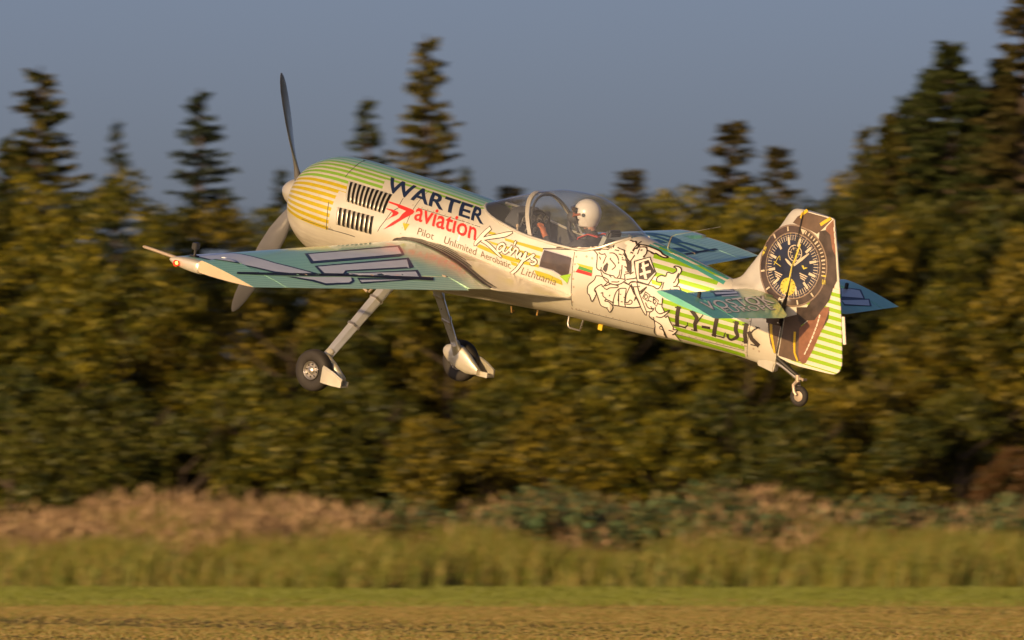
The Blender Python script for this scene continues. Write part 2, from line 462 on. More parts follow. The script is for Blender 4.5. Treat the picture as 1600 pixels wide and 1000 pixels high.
# seed heads
def seed_dens(x, y):
    return np.where(x < -2.4, .50 + .50 * np.sin(x * 1.1 + .6) ** 2, np.clip(.26 + .26 * np.sin(x * 1.6 + 1.0), .04, 1))
V, F, tips = blades(21000, (-22, 22), (192.2, 199), (.45, 1.10), (.005, .010), .4, .12, bank_z, seed_dens)
n = len(tips); L = rng.uniform(.10, .24, n); Wd = rng.uniform(.008, .020, n); a = rng.uniform(0, 2 * np.pi, n)
sx, sy = np.cos(a) * Wd, np.sin(a) * Wd; lx = rng.normal(.03, .05, n)
P4 = np.stack([tips - np.stack([np.zeros(n), np.zeros(n), L * .3], 1), tips + np.stack([sx, sy, L * .2], 1), tips + np.stack([lx, lx * 0, L], 1), tips - np.stack([sx, sy, -L * .2], 1)], 1).reshape(-1, 3)
k = len(V) + np.arange(n)[:, None, None] * 4
F2 = (k + np.array([[0, 1, 2], [0, 2, 3]])[None]).reshape(-1, 3)
o = fast_mesh('seeding_grass', np.concatenate([V, P4]), np.concatenate([F, F2]), M['seed'], None, 'stuff'); tag(o, 'dry pinkish grass gone to seed along the hedge foot', 'grass')
# leafy weeds: stems with broad drooping leaves
def weeds(n, xr, yr, h, leaf, nl, dens):
    x = rng.uniform(*xr, n * 3); y = rng.uniform(*yr, n * 3); kp = rng.uniform(0, 1, n * 3) < dens(x, y); x, y = x[kp][:n], y[kp][:n]; n = len(x)
    hh = rng.uniform(h[0], h[1], n) * (.85 + .15 * np.sin(x * 2.3)); z = bank_z(x, y)
    V = []; F = []
    X = np.repeat(x, nl); Y = np.repeat(y, nl); Z0 = np.repeat(z, nl); H = np.repeat(hh, nl); m = len(X)
    u = rng.uniform(.15, 1.05, m); a = rng.uniform(0, 2 * np.pi, m); ll = rng.uniform(leaf[0], leaf[1], m) * (1.25 - .6 * u); wv = ll * rng.uniform(.16, .30, m)
    X = X + rng.normal(0, .06, m); Y = Y + rng.normal(0, .06, m)
    c, s = np.cos(a), np.sin(a); zz = Z0 + H * u; dr = rng.uniform(-1.1, 1.3, m)
    p0 = np.stack([X, Y, zz], 1); mid = p0 + np.stack([c * ll * .38, s * ll * .38, ll * .20 + dr * ll * .25], 1); tip = p0 + np.stack([c * ll * .7, s * ll * .7, dr * ll * .7], 1)
    sd = np.stack([-s * wv, c * wv, np.zeros(m)], 1)
    Q = np.stack([p0, mid + sd, tip, mid - sd], 1).reshape(-1, 3)
    k = np.arange(m)[:, None, None] * 4
    return Q, (k + np.array([[0, 1, 2], [0, 2, 3]])[None]).reshape(-1, 3)
V, F = weeds(2400, (-3.0, 22), (193.2, 199.4), (.50, 1.22), (.14, .34), 32, lambda x, y: np.clip((x + 2.6) * .6, .15, 1) * (.85 + .15 * np.sin(x * 1.7)))
o = fast_mesh('broadleaf_weeds', V, F, M['weed'], None, 'stuff'); tag(o, 'blue-green leafy weeds standing at the foot of the hedge', 'weeds')
V, F = weeds(640, (-2.5, 22), (191.5, 195.5), (.30, .75), (.10, .22), 30, lambda x, y: .5 + .5 * np.sin(x * 1.1 + 2))
o = fast_mesh('ochre_weeds', V, F, M['weed_warm'], None, 'stuff'); tag(o, 'dry ochre weeds scattered in the bank grass', 'weeds')

# ---- trees
def leaf_cloud(centres, radii, per, size, flat=.75, seed=0):
    r = np.random.default_rng(seed); V = []; n_ = 0
    allp = []; alln = []; alls = []
    for (c, rad) in zip(centres, radii):
        k = int(per * (rad / .35) ** 2)
        d = r.normal(0, 1, (k, 3)); d /= np.linalg.norm(d, axis=1)[:, None]
        q = rad * r.uniform(.45, 1.08, k)[:, None] ** .6
        allp.append(np.array(c) + d * q * np.array([1, 1, flat])); nn = d + r.normal(0, .55, (k, 3)) + np.array([0, 0, .05]); alln.append(nn / np.linalg.norm(nn, axis=1)[:, None])
        alls.append(r.uniform(size[0], size[1], k))
    Pp = np.concatenate(allp); N = np.concatenate(alln); Sz = np.concatenate(alls); m = len(Pp)
    tdir = np.cross(N, r.normal(0, 1, (m, 3))); tdir /= np.linalg.norm(tdir, axis=1)[:, None]; bdir = np.cross(N, tdir)
    tdir *= Sz[:, None]; bdir *= (Sz * r.uniform(.5, .8, m))[:, None]
    Q = np.stack([Pp - tdir, Pp + bdir * .6 - N * Sz[:, None] * .12, Pp + tdir, Pp - bdir * .6 - N * Sz[:, None] * .12], 1).reshape(-1, 3)
    return Q, np.arange(m * 4).reshape(-1, 4)

def crown_lobes(H, R, n, seed, bottom=.05):
    """foliage masses kept apart so that dark gaps stay between them"""
    r = np.random.default_rng(seed); C = []; Ra = []; tries = 0
    while len(C) < n and tries < 9000:
        tries += 1
        u = r.uniform(0, 1); zz = H * (bottom + (1.0 - bottom) * u ** 1.1) - .25
        prof = R * (.62 + .38 * math.sin(math.pi * min(1, u * 1.05) ** .9)) * (1.0 if u < .72 else max(.22, 1 - (u - .72) * 2.4))
        a = r.uniform(0, 2 * math.pi); q = prof * r.uniform(.55, 1.0) ** .5
        c = np.array((q * math.cos(a), q * math.sin(a), zz)); rad = r.uniform(.26, .56) * (1.0 if u < .8 else .7)
        if math.sin(c[0] * 2.3 + seed) * math.sin(c[1] * 2.0 + seed * 2) * .9 + math.sin(c[2] * 1.9 + seed * 1.7 + c[0]) < -.02 and .03 < u < .92: continue
        if any(np.linalg.norm((c - c2) * (1, 1, 1.25)) < (rad + r2) * .66 for c2, r2 in zip(C, Ra)): continue
        C.append(c); Ra.append(rad)
    return C, Ra

def limb_mesh(H, R, seed, n=9):
    r = random.Random(seed); mb = MB()
    mb.tube([(0, 0, -.1), (.04, .02, H * .2), (-.05, .03, H * .42), (.02, -.02, H * .62)], [R * .035 + .02, R * .03 + .015, R * .02 + .01, .010], 8)
    for k in range(n):
        z = H * r.uniform(.12, .6); a = r.uniform(0, 2 * math.pi); L = R * r.uniform(.55, .9)
        mb.tube([(0, 0, z), (L * .5 * math.cos(a), L * .5 * math.sin(a), z + L * .35), (L * math.cos(a), L * math.sin(a), z + L * .9)], [.035, .022, .008], 6)
    return mb
TREE_PROTO = {}
def broadleaf_proto(kind, H, R, nl, seed, per, size):
    C, Ra = crown_lobes(H, R, nl, seed)
    V, F = leaf_cloud(C, Ra, per, size, .8, seed)
    co = fast_mesh('crown', V, F, M['leaf']); tm = limb_mesh(H, R, seed).build('trunk', M['bark'], None, 50)
    TREE_PROTO[kind] = (co.data, tm.data)
    bpy.data.objects.remove(co); bpy.data.objects.remove(tm)
def spruce_proto(kind, H, R, seed, step=.26, per=8, spray=15, droop=.35, taper=.85, gap=.0):
    r = np.random.default_rng(seed); mb = MB()
    mb.tube([(0, 0, -.1), (0, 0, H * .5), (0, 0, H)], [R * .09, R * .05, .008], 8)
    Q = []
    z = H * .10
    while z < H - .05:
        t = z / H
        L0 = (R * (1 - t) ** taper + .07) * r.uniform(.72, 1.12)
        nb = max(4, int(per * (.6 + .4 * (1 - t))))
        a0 = r.uniform(0, 6.28)
        for b in range(nb):
            if r.uniform() < gap: continue
            a = a0 + 6.2832 * b / nb + r.normal(0, .18); L = L0 * r.uniform(.6, 1.12)
            zc = z + r.normal(0, .05)
            p0 = np.array([0, 0, zc]); dr = droop * (1.0 - t * .9)
            def pt(u): return np.array([math.cos(a) * L * u, math.sin(a) * L * u, zc + L * (.25 * u * t - dr * u + .38 * dr * u * u)])
            mb.tube([tuple(pt(0)), tuple(pt(.5)), tuple(pt(1.0))], [.014, .009, .003], 4, False)
            k = max(5, int(spray * (L / R + .25)))
            for u in np.concatenate([r.uniform(.12, 1.0, k), [1.0, .96, .9]]):
                p = pt(u); d = pt(min(u + .05, 1.05)) - pt(u - .02); d /= np.linalg.norm(d)
                sd = np.array([-math.sin(a), math.cos(a), 0]) * r.choice([-1, 1])
                dirn = d * r.uniform(.3, 1) + sd * r.uniform(.1, .9) + np.array([0, 0, r.uniform(-.55, .18)]); dirn /= np.linalg.norm(dirn)
                ln = r.uniform(.16, .34) * (.55 + .45 * (1 - u * .5)) * (.6 + .4 * (1 - t)); w = ln * r.uniform(.22, .40)
                wv = np.cross(dirn, np.array([r.normal(0, .9), r.normal(0, .9), 1.0])); wv /= np.linalg.norm(wv)
                Q.append([p, p + dirn * ln * .5 + wv * w, p + dirn * ln, p + dirn * ln * .5 - wv * w])
        z += step * r.uniform(.8, 1.2) * (.55 + .45 * (1 - t))
    for k in range(14):
        p = np.array([0, 0, H - .02 * k - .02]); a = r.uniform(0, 6.28); dirn = np.array([math.cos(a) * .45, math.sin(a) * .45, .8]); ln = .09; wv = np.array([-math.sin(a), math.cos(a), 0]) * .02
        Q.append([p, p + dirn * ln * .5 + wv, p + dirn * ln, p + dirn * ln * .5 - wv])
    Q = np.array(Q)
    co = fast_mesh('crown', Q.reshape(-1, 3), np.arange(len(Q) * 4).reshape(-1, 4), M['needle']); tm = mb.build('trunk', M['bark'], None, 50, False)
    TREE_PROTO[kind] = (co.data, tm.data)
    bpy.data.objects.remove(co); bpy.data.objects.remove(tm)
broadleaf_proto('a', 7.0, 1.55, 120, 1, 105, (.055, .10))
broadleaf_proto('b', 7.0, 1.7, 135, 2, 105, (.055, .10))
broadleaf_proto('c', 7.0, 1.45, 110, 3, 110, (.05, .095))
broadleaf_proto('e', 3.4, 1.35, 75, 5, 110, (.05, .095))
broadleaf_proto('f', 3.4, 1.55, 85, 6, 105, (.05, .095))
broadleaf_proto('d', 7.0, 1.85, 150, 4, 100, (.055, .105))
spruce_proto('full', 8.0, 2.6, 11, .25, 11, 60, .40, .95, .10)
spruce_proto('open', 8.0, 2.5, 12, .27, 10, 50, .30, 1.0, .14)
spruce_proto('ragged', 8.0, 2.4, 15, .24, 11, 60, .38, .8, .20)
spruce_proto('thin', 7.0, 1.0, 13, .20, 9, 26, .35, .65, .05)
spruce_proto('dense', 8.5, 3.0, 14, .20, 13, 72, .30, .8)
def tree(name, kind, px, py_top, y, mat, label, group, wide=1.0, rot=None, cat='tree'):
    cr, tr = TREE_PROTO[kind]
    zc = np.array([v.co.z for v in tr.vertices]).max() if kind in ('full', 'open', 'thin', 'dense', 'ragged') else (3.4 if kind in 'ef' else 7.0)
    H = 1.7 + (756 - py_top) * y / 18150.0 - .4
    k = H / zc
    root = bpy.data.objects.new(name, None); COL.objects.link(root)
    root.location = ((px - 800) * y / 18150.0, y, .40)
    root.rotation_euler = (0, 0, random.uniform(0, 6.28) if rot is None else rot)
    root.scale = (k * wide, k * wide, k)
    for nm, me, mt in (('crown', cr, mat), ('trunk', tr, M['bark'])):
        o = bpy.data.objects.new(nm, me); COL.objects.link(o); o.parent = root
        o.material_slots[0].link = 'OBJECT'; o.material_slots[0].material = mt
    tag(root, label, cat, group)
    return root
G1 = 'leafy trees of the hedge'; G2 = 'conifers rising above the hedge'
# front hedge, left to right
for (kind, px, pt, y, mt, wd, lab) in (
    ('a', -70, 262, 203, 'leaf', 1.0, 'golden-green hedge tree cut by the left picture edge'),
    ('b', 60, 268, 204, 'leaf', 1.0, 'golden-green bushy tree at far left, under the leftmost spruce'),
    ('c', 190, 262, 203, 'leaf', 1.1, 'golden-green tree left of the wing tip boom'),
    ('d', 330, 300, 204.5, 'leaf_olive', .95, 'olive leafy tree behind the left wing tip'),
    ('a', 455, 315, 203, 'leaf_green', 1.1, 'darker green leafy tree behind the spinner'),
    ('b', 585, 330, 204, 'leaf_olive', 1.0, 'olive tree between the two main wheels, beneath the cowling'),
    ('c', 705, 300, 203, 'leaf', 1.1, 'leafy tree right behind the right main wheel'),
    ('d', 830, 318, 204.5, 'leaf_olive', .9, 'olive tree behind the cockpit and boarding step'),
    ('a', 945, 300, 203, 'leaf', 1.0, 'leafy hedge tree beneath the horse emblem'),
    ('b', 1060, 285, 204, 'leaf', 1.0, 'golden-green tree behind the far wing, left of the fin'),
    ('c', 1175, 288, 203, 'leaf', 1.1, 'leafy tree directly behind the fin'),
    ('d', 1280, 300, 204.5, 'leaf_green', .9, 'green tree behind the rudder and tail wheel'),
    ('a', 1385, 330, 203, 'leaf_olive', 1.0, 'olive tree just right of the right tailplane'),
    ('c', 1490, 360, 203.5, 'leaf', 1.1, 'golden tree in front of the large right-hand spruce'),
    ('b', 1610, 350, 203, 'leaf_olive', 1.0, 'olive hedge tree cut by the right picture edge'),
):
    tree('hedge_tree', kind, px, pt, y, M[mt], lab, G1, wd)
# low front bushes that close the foot of the hedge
for (kind, px, pt, y, mt, lab) in (
    ('e', 20, 560, 200.8, 'leaf_green', 'low dark bush at the hedge foot, far left'),
    ('f', 175, 590, 201.0, 'leaf_green', 'low dark green bush below the wing tip'),
    ('e', 380, 570, 200.8, 'leaf', 'low golden bush left of the left main wheel'),
    ('f', 560, 580, 201.0, 'leaf_green', 'low green bush under the gap between the wheels'),
    ('e', 770, 600, 200.8, 'leaf_green', 'low dark green bush below the right main wheel'),
    ('f', 960, 590, 201.0, 'leaf', 'low golden bush below the belly step'),
    ('e', 1120, 600, 200.8, 'leaf_green', 'low green bush below the registration letters'),
    ('f', 1330, 590, 201.0, 'leaf_olive', 'low olive bush right of the tail wheel'),
    ('e', 1500, 600, 200.8, 'leaf_green', 'low dark green bush near the right edge'),
    ('f', 100, 600, 200.2, 'leaf_green', 'low dark green bush between the two leftmost low bushes'),
    ('e', 285, 640, 200.0, 'leaf_green', 'low dark green bush under the left wing, left of the wheel'),
    ('f', 470, 610, 200.2, 'leaf', 'low golden bush straight below the left main wheel'),
    ('e', 665, 640, 200.0, 'leaf_olive', 'low olive bush midway between the two main wheels'),
    ('f', 865, 620, 200.2, 'leaf_olive', 'low olive bush below the cockpit'),
    ('e', 1045, 630, 200.0, 'leaf', 'low golden bush left of the registration letters'),
    ('f', 1225, 620, 200.2, 'leaf_green', 'low dark green bush below the tail wheel'),
    ('e', 1420, 640, 200.0, 'leaf_green', 'low dark green bush second from the rust-tinged bush'),
):
    tree('hedge_bush', kind, px, pt, y, M[mt], lab, 'low bushes at the hedge foot', 1.1, None, 'bush')
tree('rust_bush', 'e', 1585, 690, 200.0, M['rust_leaf'], 'small rust-tinged bush at the right picture edge', None, .9, None, 'bush')
# conifers
for (kind, px, pt, y, mt, wd, lab) in (
    ('ragged', 62, 106, 214, 'needle_gold', 1.0, 'leftmost spruce with a golden-brown top'),
    ('open', 182, 188, 224, 'needle_blue', .60, 'pale thin spruce top between the two left spruces'),
    ('open', 312, 140, 214, 'needle_blue', 1.05, 'dark open spruce left of the raised propeller blade'),
    ('full', 10, 215, 218, 'needle', .8, 'dark low spruce at the left picture edge'),
    ('open', 440, 262, 222, 'needle_blue', .7, 'small pale conifer right beneath the propeller'),
    ('open', 574, 152, 215, 'needle', .85, 'thin open spruce above the cowling'),
    ('ragged', 668, 56, 212, 'needle_gold', .72, 'tall golden-lit spruce above the engine lettering'),
    ('full', 728, 262, 216, 'needle', .6, 'short dark spruce right of the tall one, ahead of the canopy'),
    ('thin', 800, 292, 214, 'needle_brown', 1.2, 'stubby rusty conifer tip just ahead of the windscreen'),
    ('thin', 984, 266, 213, 'needle_brown', 1.2, 'rusty conifer tip just behind the canopy'),
    ('thin', 1143, 190, 213, 'needle_brown', 1.25, 'narrow brown conifer left of the fin top'),
    ('thin', 1218, 230, 213, 'needle_brown', 1.1, 'narrow bent-topped conifer above the fin'),
    ('ragged', 1352, 196, 212, 'needle_gold', .62, 'golden-brown spruce left of the large one at right'),
    ('dense', 1420, 150, 215, 'needle', .90, 'dark green spruce shouldering the large one at right'),
    ('dense', 1484, 66, 211, 'needle', 1.0, 'large green-gold spruce, tallest left of the right edge'),
    ('dense', 1545, 190, 210, 'needle', 1.0, 'dark spruce filling the gap at right'),
    ('dense', 1390, 178, 211, 'needle_gold', .8, 'mid-height spruce between the golden-brown one and the shoulder spruce'),
    ('full', 1448, 110, 213, 'needle', .9, 'dark spruce tip just left of the largest right-hand spruce'),
    ('full', 1520, 118, 213, 'needle', .9, 'dark spruce tip just right of the largest right-hand spruce'),
    ('dense', 1566, 92, 212, 'needle', .9, 'dark spruce beside the tall brown one at the right edge'),
    ('full', 1600, -25, 209, 'needle_brown', 1.05, 'tall brown spruce cut by the right picture edge'),
):
    tree('spruce', kind, px, pt, y, M[mt], lab, G2, wd)
# second row behind, closing gaps
for (kind, px, pt, y, mt, lab) in (
    ('b', 0, 300, 209, 'leaf_green', 'dark tree behind the far left hedge'),
    ('d', 130, 290, 210, 'leaf_green', 'dark tree behind the hedge, second from left'),
    ('a', 260, 315, 209, 'leaf_green', 'dark tree behind the hedge, below the open spruce'),
    ('c', 395, 325, 210, 'leaf_green', 'dark tree in the second row, left of the spinner'),
    ('b', 520, 330, 209, 'leaf_green', 'dark tree in the second row, behind the cowling'),
    ('d', 640, 300, 210, 'leaf_green', 'dark tree in the second row, under the tall spruce'),
    ('a', 765, 320, 209, 'leaf_green', 'dark tree in the second row, behind the windscreen'),
    ('c', 890, 320, 210, 'leaf_green', 'dark tree in the second row, behind the pilot'),
    ('b', 1005, 310, 209, 'leaf_green', 'dark tree in the second row, behind the far wing root'),
    ('d', 1120, 310, 210, 'leaf_green', 'dark tree in the second row, behind the far wing tip'),
    ('a', 1240, 318, 209, 'leaf_green', 'dark tree in the second row, behind the fin top'),
    ('c', 1340, 300, 208, 'leaf_green', 'dark tree in the second row, right of the fin'),
    ('d', 1450, 300, 207, 'leaf_green', 'dark tree under the large right-hand spruce'),
    ('b', 1575, 290, 206.5, 'leaf_green', 'dark tree in the second row at the right edge'),
    ('d', 1405, 235, 214, 'leaf_green', 'tall dark tree behind the right-hand spruces, left of the largest'),
    ('b', 1540, 195, 214, 'leaf_green', 'tall dark tree between the two largest spruces at right'),
    ('a', 1345, 262, 213, 'leaf_olive', 'olive tree behind, just right of the fin top'),
):
    tree('hedge_tree', kind, px, pt, y, M[mt], lab, G1, 1.1)

# the hedge goes on outside the picture
for side, x0, lab, grp in ((-1, -170, 'hedge tree standing beyond the left edge of the view', 'hedge trees beyond the left edge'), (1, 1720, 'hedge tree standing beyond the right edge of the view', 'hedge trees beyond the right edge')):
    for k in range(8):
        tree('hedge_tree', 'abcd'[k % 4], x0 + side * 125 * k, 285 + 30 * (k % 3), 203 + (k % 3), M[('leaf', 'leaf_olive', 'leaf_green')[k % 3]], lab, grp, 1.05)
        tree('hedge_tree', 'dcba'[k % 4], x0 + side * (125 * k + 60), 310, 209, M['leaf_green'], lab, grp, 1.1)

# ================================================================== THE AEROPLANE
# local axes: X aft from the spinner tip, Y to its right wing, Z up (metres)
BASE = Vector((1.63, 0, -1.56))
plane = bpy.data.objects.new('aerobatic_plane', None)
COL.objects.link(plane)
PR = Matrix(((0.7705354834113809, 0.6143719446671058, 0.16977097045710798),
             (-0.5854036605905573, 0.7874824028429392, -0.19280565183595136),
             (-0.2521460350098034, 0.0491790485742588, 0.9664387193248031)))
plane.rotation_euler = PR.to_euler()
plane.location = (-1.2141872, 111.438238, 2.6320715)
tag(plane, 'silver and green striped single-seat aerobatic plane taking off', 'airplane')

def P(o):
    """hang a first-level part on the aeroplane"""
    o.parent = plane; o.location = -BASE; return o

# ---- fuselage cross sections
def zt_deck(x): return pchip([.30, .33, .40, .48, .65, .95, 1.3, 1.9, 2.53], [.26, .31, .37, .415, .478, .508, .512, .508, .488])(x)
zt_can = pchip([2.53, 2.75, 3.05, 3.37, 3.69, 4.04, 4.20, 4.33], [.488, .588, .715, .808, .836, .752, .665, .592])
zt_aft = pchip([4.33, 4.6, 5.0, 5.25, 5.5, 5.8, 6.12], [.592, .566, .522, .482, .448, .40, .34])
f_zb = pchip([.30, .33, .40, .48, .65, .95, 1.6, 2.2, 2.8, 3.2, 3.65, 4.2, 4.6, 4.95, 5.33, 5.68, 5.87, 6.12],
             [-.30, -.35, -.41, -.455, -.515, -.55, -.545, -.49, -.425, -.385, -.345, -.32, -.297, -.27, -.247, -.232, -.238, -.25])
f_w = pchip([.30, .33, .40, .48, .65, .95, 1.5, 2.0, 2.6, 3.3, 4.0, 4.6, 5.2, 5.7, 6.12],
            [.28, .33, .39, .435, .495, .53, .53, .51, .465, .425, .375, .30, .205, .12, .045])
f_zw = pchip([.3, 1.5, 2.6, 3.3, 4.2, 5.2, 6.12], [-.02, -.02, .0, .02, .08, .10, .06])
f_zs = pchip([2.53, 2.62, 2.75, 3.0, 3.3, 3.6, 3.9, 4.08, 4.22, 4.33], [.488, .462, .425, .385, .352, .350, .366, .43, .52, .592])
f_n = pchip([.3, 1.5, 2.6, 4.0, 6.12], [2.0, 2.05, 2.3, 2.4, 2.2])
def zt(x): return zt_deck(x) if x <= 2.53 else (zt_can(x) if x < 4.33 else zt_aft(x))
def curve(x, th):
    w, zw, n = f_w(x), f_zw(x), f_n(x)
    if 2.53 < x < 4.33:
        nu = 2.0 + (n - 2.0) * .3
    else: nu = n - .15
    c, s_ = abs(math.cos(th)), abs(math.sin(th))
    if th < 0: return w * c ** (2 / n), zw - (zw - f_zb(x)) * s_ ** (2 / n)
    return w * c ** (2 / nu), zw + (zt(x) - zw) * s_ ** (2 / nu)
def th_top(x):
    if x <= 2.53 or x >= 4.33: return math.pi / 2
    n = f_n(x); nu = 2.0 + (n - 2.0) * .3
    r = min(1, max(0, (f_zs(x) - f_zw(x)) / (zt(x) - f_zw(x))))
    return math.asin(r ** (nu / 2))

def skin(xs, t0=None, t1=None, n=34, grow=0.0, close_front=False, close_back=False):
    """half sections mirrored; returns verts, faces"""
    V = []; Fc = []; rows = []
    for x in xs:
        a = -math.pi / 2 if t0 is None else t0(x); b = th_top(x) if t1 is None else t1(x)
        L = [curve(x, a + (b - a) * i / (n - 1)) for i in range(n)]
        row = [(x, -y - (grow if y > 1e-4 else 0), z) for y, z in L] + [(x, y + (grow if y > 1e-4 else 0), z) for y, z in L]
        rows.append(row)
    for row in rows: V += row
    m = 2 * n
    for i in range(len(xs) - 1):
        for j in range(n - 1):
            a = i * m + j; Fc.append((a, a + m, a + m + 1, a + 1))
            a = i * m + n + j; Fc.append((a, a + 1, a + m + 1, a + m))
    for flag, i in ((close_front, 0), (close_back, len(xs) - 1)):
        if flag:
            Fc.append([i * m + j for j in range(n)] + [i * m + n + j for j in range(n - 1, -1, -1)])
    return V, Fc

XC = 1.92
xs_cowl = [.30, .305, .315, .33, .35, .375, .40, .44, .48, .53, .58, .65, .72, .80, .88] + list(np.arange(.96, XC + .001, .06))
xs_fus = [XC] + [x for x in list(np.arange(XC + .05, 6.12, .05)) + [2.53, 2.535, 2.55, 4.29, 4.31, 4.325, 4.33]]
xs_fus = sorted(set(round(float(x), 4) for x in xs_fus)) + [6.12]
v, f = skin(xs_cowl); cowl_geo = (v, f)
cowling = P(mesh_obj('cowling', v, f, M['livery'], None, 40, True))
v, f = skin(xs_fus, close_back=True); fus_geo = (v, f)
fuselage = P(mesh_obj('fuselage', v, f, M['livery'], None, 40, True))

# ---- canopy: one-piece windscreen and bubble
can_a = [x for x in np.linspace(2.535, 4.328, 70)]
def arch_x(zz): return 3.06 + (.715 - zz) * .72     # the bow leans forward at the top
NC = 26
def can_pt(x, k, grow=0.0):
    a, b = th_top(x), math.pi / 2
    th = a + (b - a) * k
    y, z = curve(x, th)
    return y, z
def canopy_sheet(xs):
    V = []; Fc = []; n = 2 * NC - 1
    for x in xs:
        L = [can_pt(x, i / (NC - 1)) for i in range(NC)]
        V += [(x, -y, z) for y, z in L] + [(x, y, z) for y, z in L[-2::-1]]
    for i in range(len(xs) - 1):
        for j in range(n - 1):
            a = i * n + j; Fc.append((a, a + n, a + n + 1, a + 1))
    return V, Fc
v, f = canopy_sheet(can_a); can_geo = (v, f)
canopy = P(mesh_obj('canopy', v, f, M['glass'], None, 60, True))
def surf_bvh(*geos):
    V = []; Fc = []
    for v, f in geos:
        k = len(V); V += [Vector(p) for p in v]; Fc += [tuple(i + k for i in q) for q in f if len(q) <= 4]
    return BVHTree.FromPolygons(V, Fc, epsilon=1e-7)
body_bvh = surf_bvh(cowl_geo, fus_geo)
can_bvh = surf_bvh(can_geo)
def can_surface_point(x, zz, side):
    h = can_bvh.ray_cast(Vector((x, 2 * side, zz)), Vector((0, -side, 0)))
    return h[0]
# sill frame (both sides, one strip) and the bow
for s in (-1, 1):
    mb = MB(); rail = []
    for x in np.linspace(2.56, 4.30, 60):
        y, z = curve(x, th_top(x)); rail.append(Vector((x, s * (y + .002), z)))
    mb.tube(rail, .013, 8)
    mb.build('canopy_sill', M['silver'], canopy)
mb = MB(); ring = []
for i in range(41):
    a = -1 + 2 * i / 40
    s = -1 if a < 0 else 1
    # walk the bow: height from sill to crown
    zz = .365 + (.715 - .365) * math.cos(a * math.pi / 2) ** .8
    x = arch_x(zz)
    y, z = 0, 0
    lo, hi = th_top(x), math.pi / 2
    for _ in range(30):
        m_ = (lo + hi) / 2
        if curve(x, m_)[1] < zz: lo = m_
        else: hi = m_
    y = curve(x, lo)[0]
    ring.append(Vector((x, s * (y if abs(a) > .001 else 0), zz)))
mb2 = MB()
rows = []
for i, p in enumerate(ring):
    n_ = Vector((0, p.y, (p.z - .05) * .6)).normalized()
    t_ = Vector((1, 0, 0))
    rows.append([p + n_ * .007 - t_ * .024, p + n_ * .009 + t_ * .024, p - n_ * .012 + t_ * .022, p - n_ * .012 - t_ * .022])
mb2.loft(rows, True, True)
mb2.build('canopy_bow', M['silver'], canopy)
mb = MB()
inner = [Vector((p.x + .20 * max(0, (p.z - .36)) , p.y * .93, .36 + (p.z - .36) * .965)) for p in ring]
mb.tube(inner, .012, 8)
mb.build('canopy_inner_bow', M['cockpit'], canopy)

# ---- cockpit tub, panel, seat, stick
mb = MB()
V = []; rows = []
for x in np.linspace(2.60, 4.28, 36):
    y, z = curve(x, th_top(x)); yy = max(.01, y - .012)
    zf = -.20 if 2.7 < x < 4.1 else -.1
    rows.append([(x, -yy, z - .006), (x, -yy * .98, z * .5 + zf * .5), (x, -yy * .85, zf), (x, yy * .85, zf), (x, yy * .98, z * .5 + zf * .5), (x, yy, z - .006)])
mb.loft(rows, False, False)
tub = P(mb.build('cockpit_tub', M['cockpit'], None, 50))
mb = MB()
pan = []
for x, top in ((2.86, .53), (3.00, .555), (3.06, .54)):
    pan.append([(x, .24 * math.cos(a), .30 + (top - .30) * math.sin(a)) for a in np.linspace(0, math.pi, 13)])
mb.loft(pan, False, False)
hood = P(mb.build('instrument_hood', M['cockpit'], None, 50))
mb = MB()
mb.box((3.045, 0, .38), (.02, .50, .26), (0, math.radians(-12), 0), .004)
panel = P(mb.build('instrument_panel', M['cockpit'], None, 50))
for (yy, zz, rr) in ((-.16, .44, .042), (-.05, .45, .042), (.06, .45, .042), (.16, .44, .036), (-.12, .34, .034), (0, .34, .034), (.12, .34, .034)):
    mb = MB(); mb.lathe([(0, .001), (0, rr), (.012, rr), (.012, rr * .85)], (3.058 + (.38 - zz) * .2, yy, zz), 'x', 16)
    mb.build('dial', M['steel'], panel)
mb = MB()
sb = [(3.62, .02), (3.72, -.10), (3.80, -.02), (3.90, .18), (3.98, .38), (4.02, .50)]
rows = []
for x, z in sb:
    rows.append([(x, -.20, z + .03), (x + .02, -.15, z), (x + .02, .15, z), (x, .20, z + .03), (x + .045, .20, z + .02), (x + .06, 0, z - .02), (x + .045, -.20, z + .02)])
mb.loft(rows, True, True)
seat = P(mb.build('seat', M['seat'], None, 50))
mb = MB(); mb.box((3.985, 0, .50), (.06, .20, .14), (0, .2, 0), .02)
mb.build('headrest', M['cockpit'], seat)
mb = MB(); mb.tube([(3.42, 0, -.12), (3.40, 0, .05), (3.34, 0, .17), (3.33, 0, .25)], [.016, .016, .018, .024], 10)
P(mb.build('control_stick', M['cockpit'], None, 50))
mb = MB(); mb.tube([(3.22, -.33, .22), (3.20, -.33, .32)], .012, 8); mb.box((3.20, -.33, .335), (.04, .03, .04), None, .008)
P(mb.build('throttle_lever', M['steel'], None, 50))
mb = MB(); mb.tube([(3.14, -.36, .30), (3.13, -.36, .40)], .010, 8); mb.box((3.13, -.36, .41), (.03, .03, .035), None, .006)
P(mb.build('propeller_lever', M['tan_metal'], None, 50))

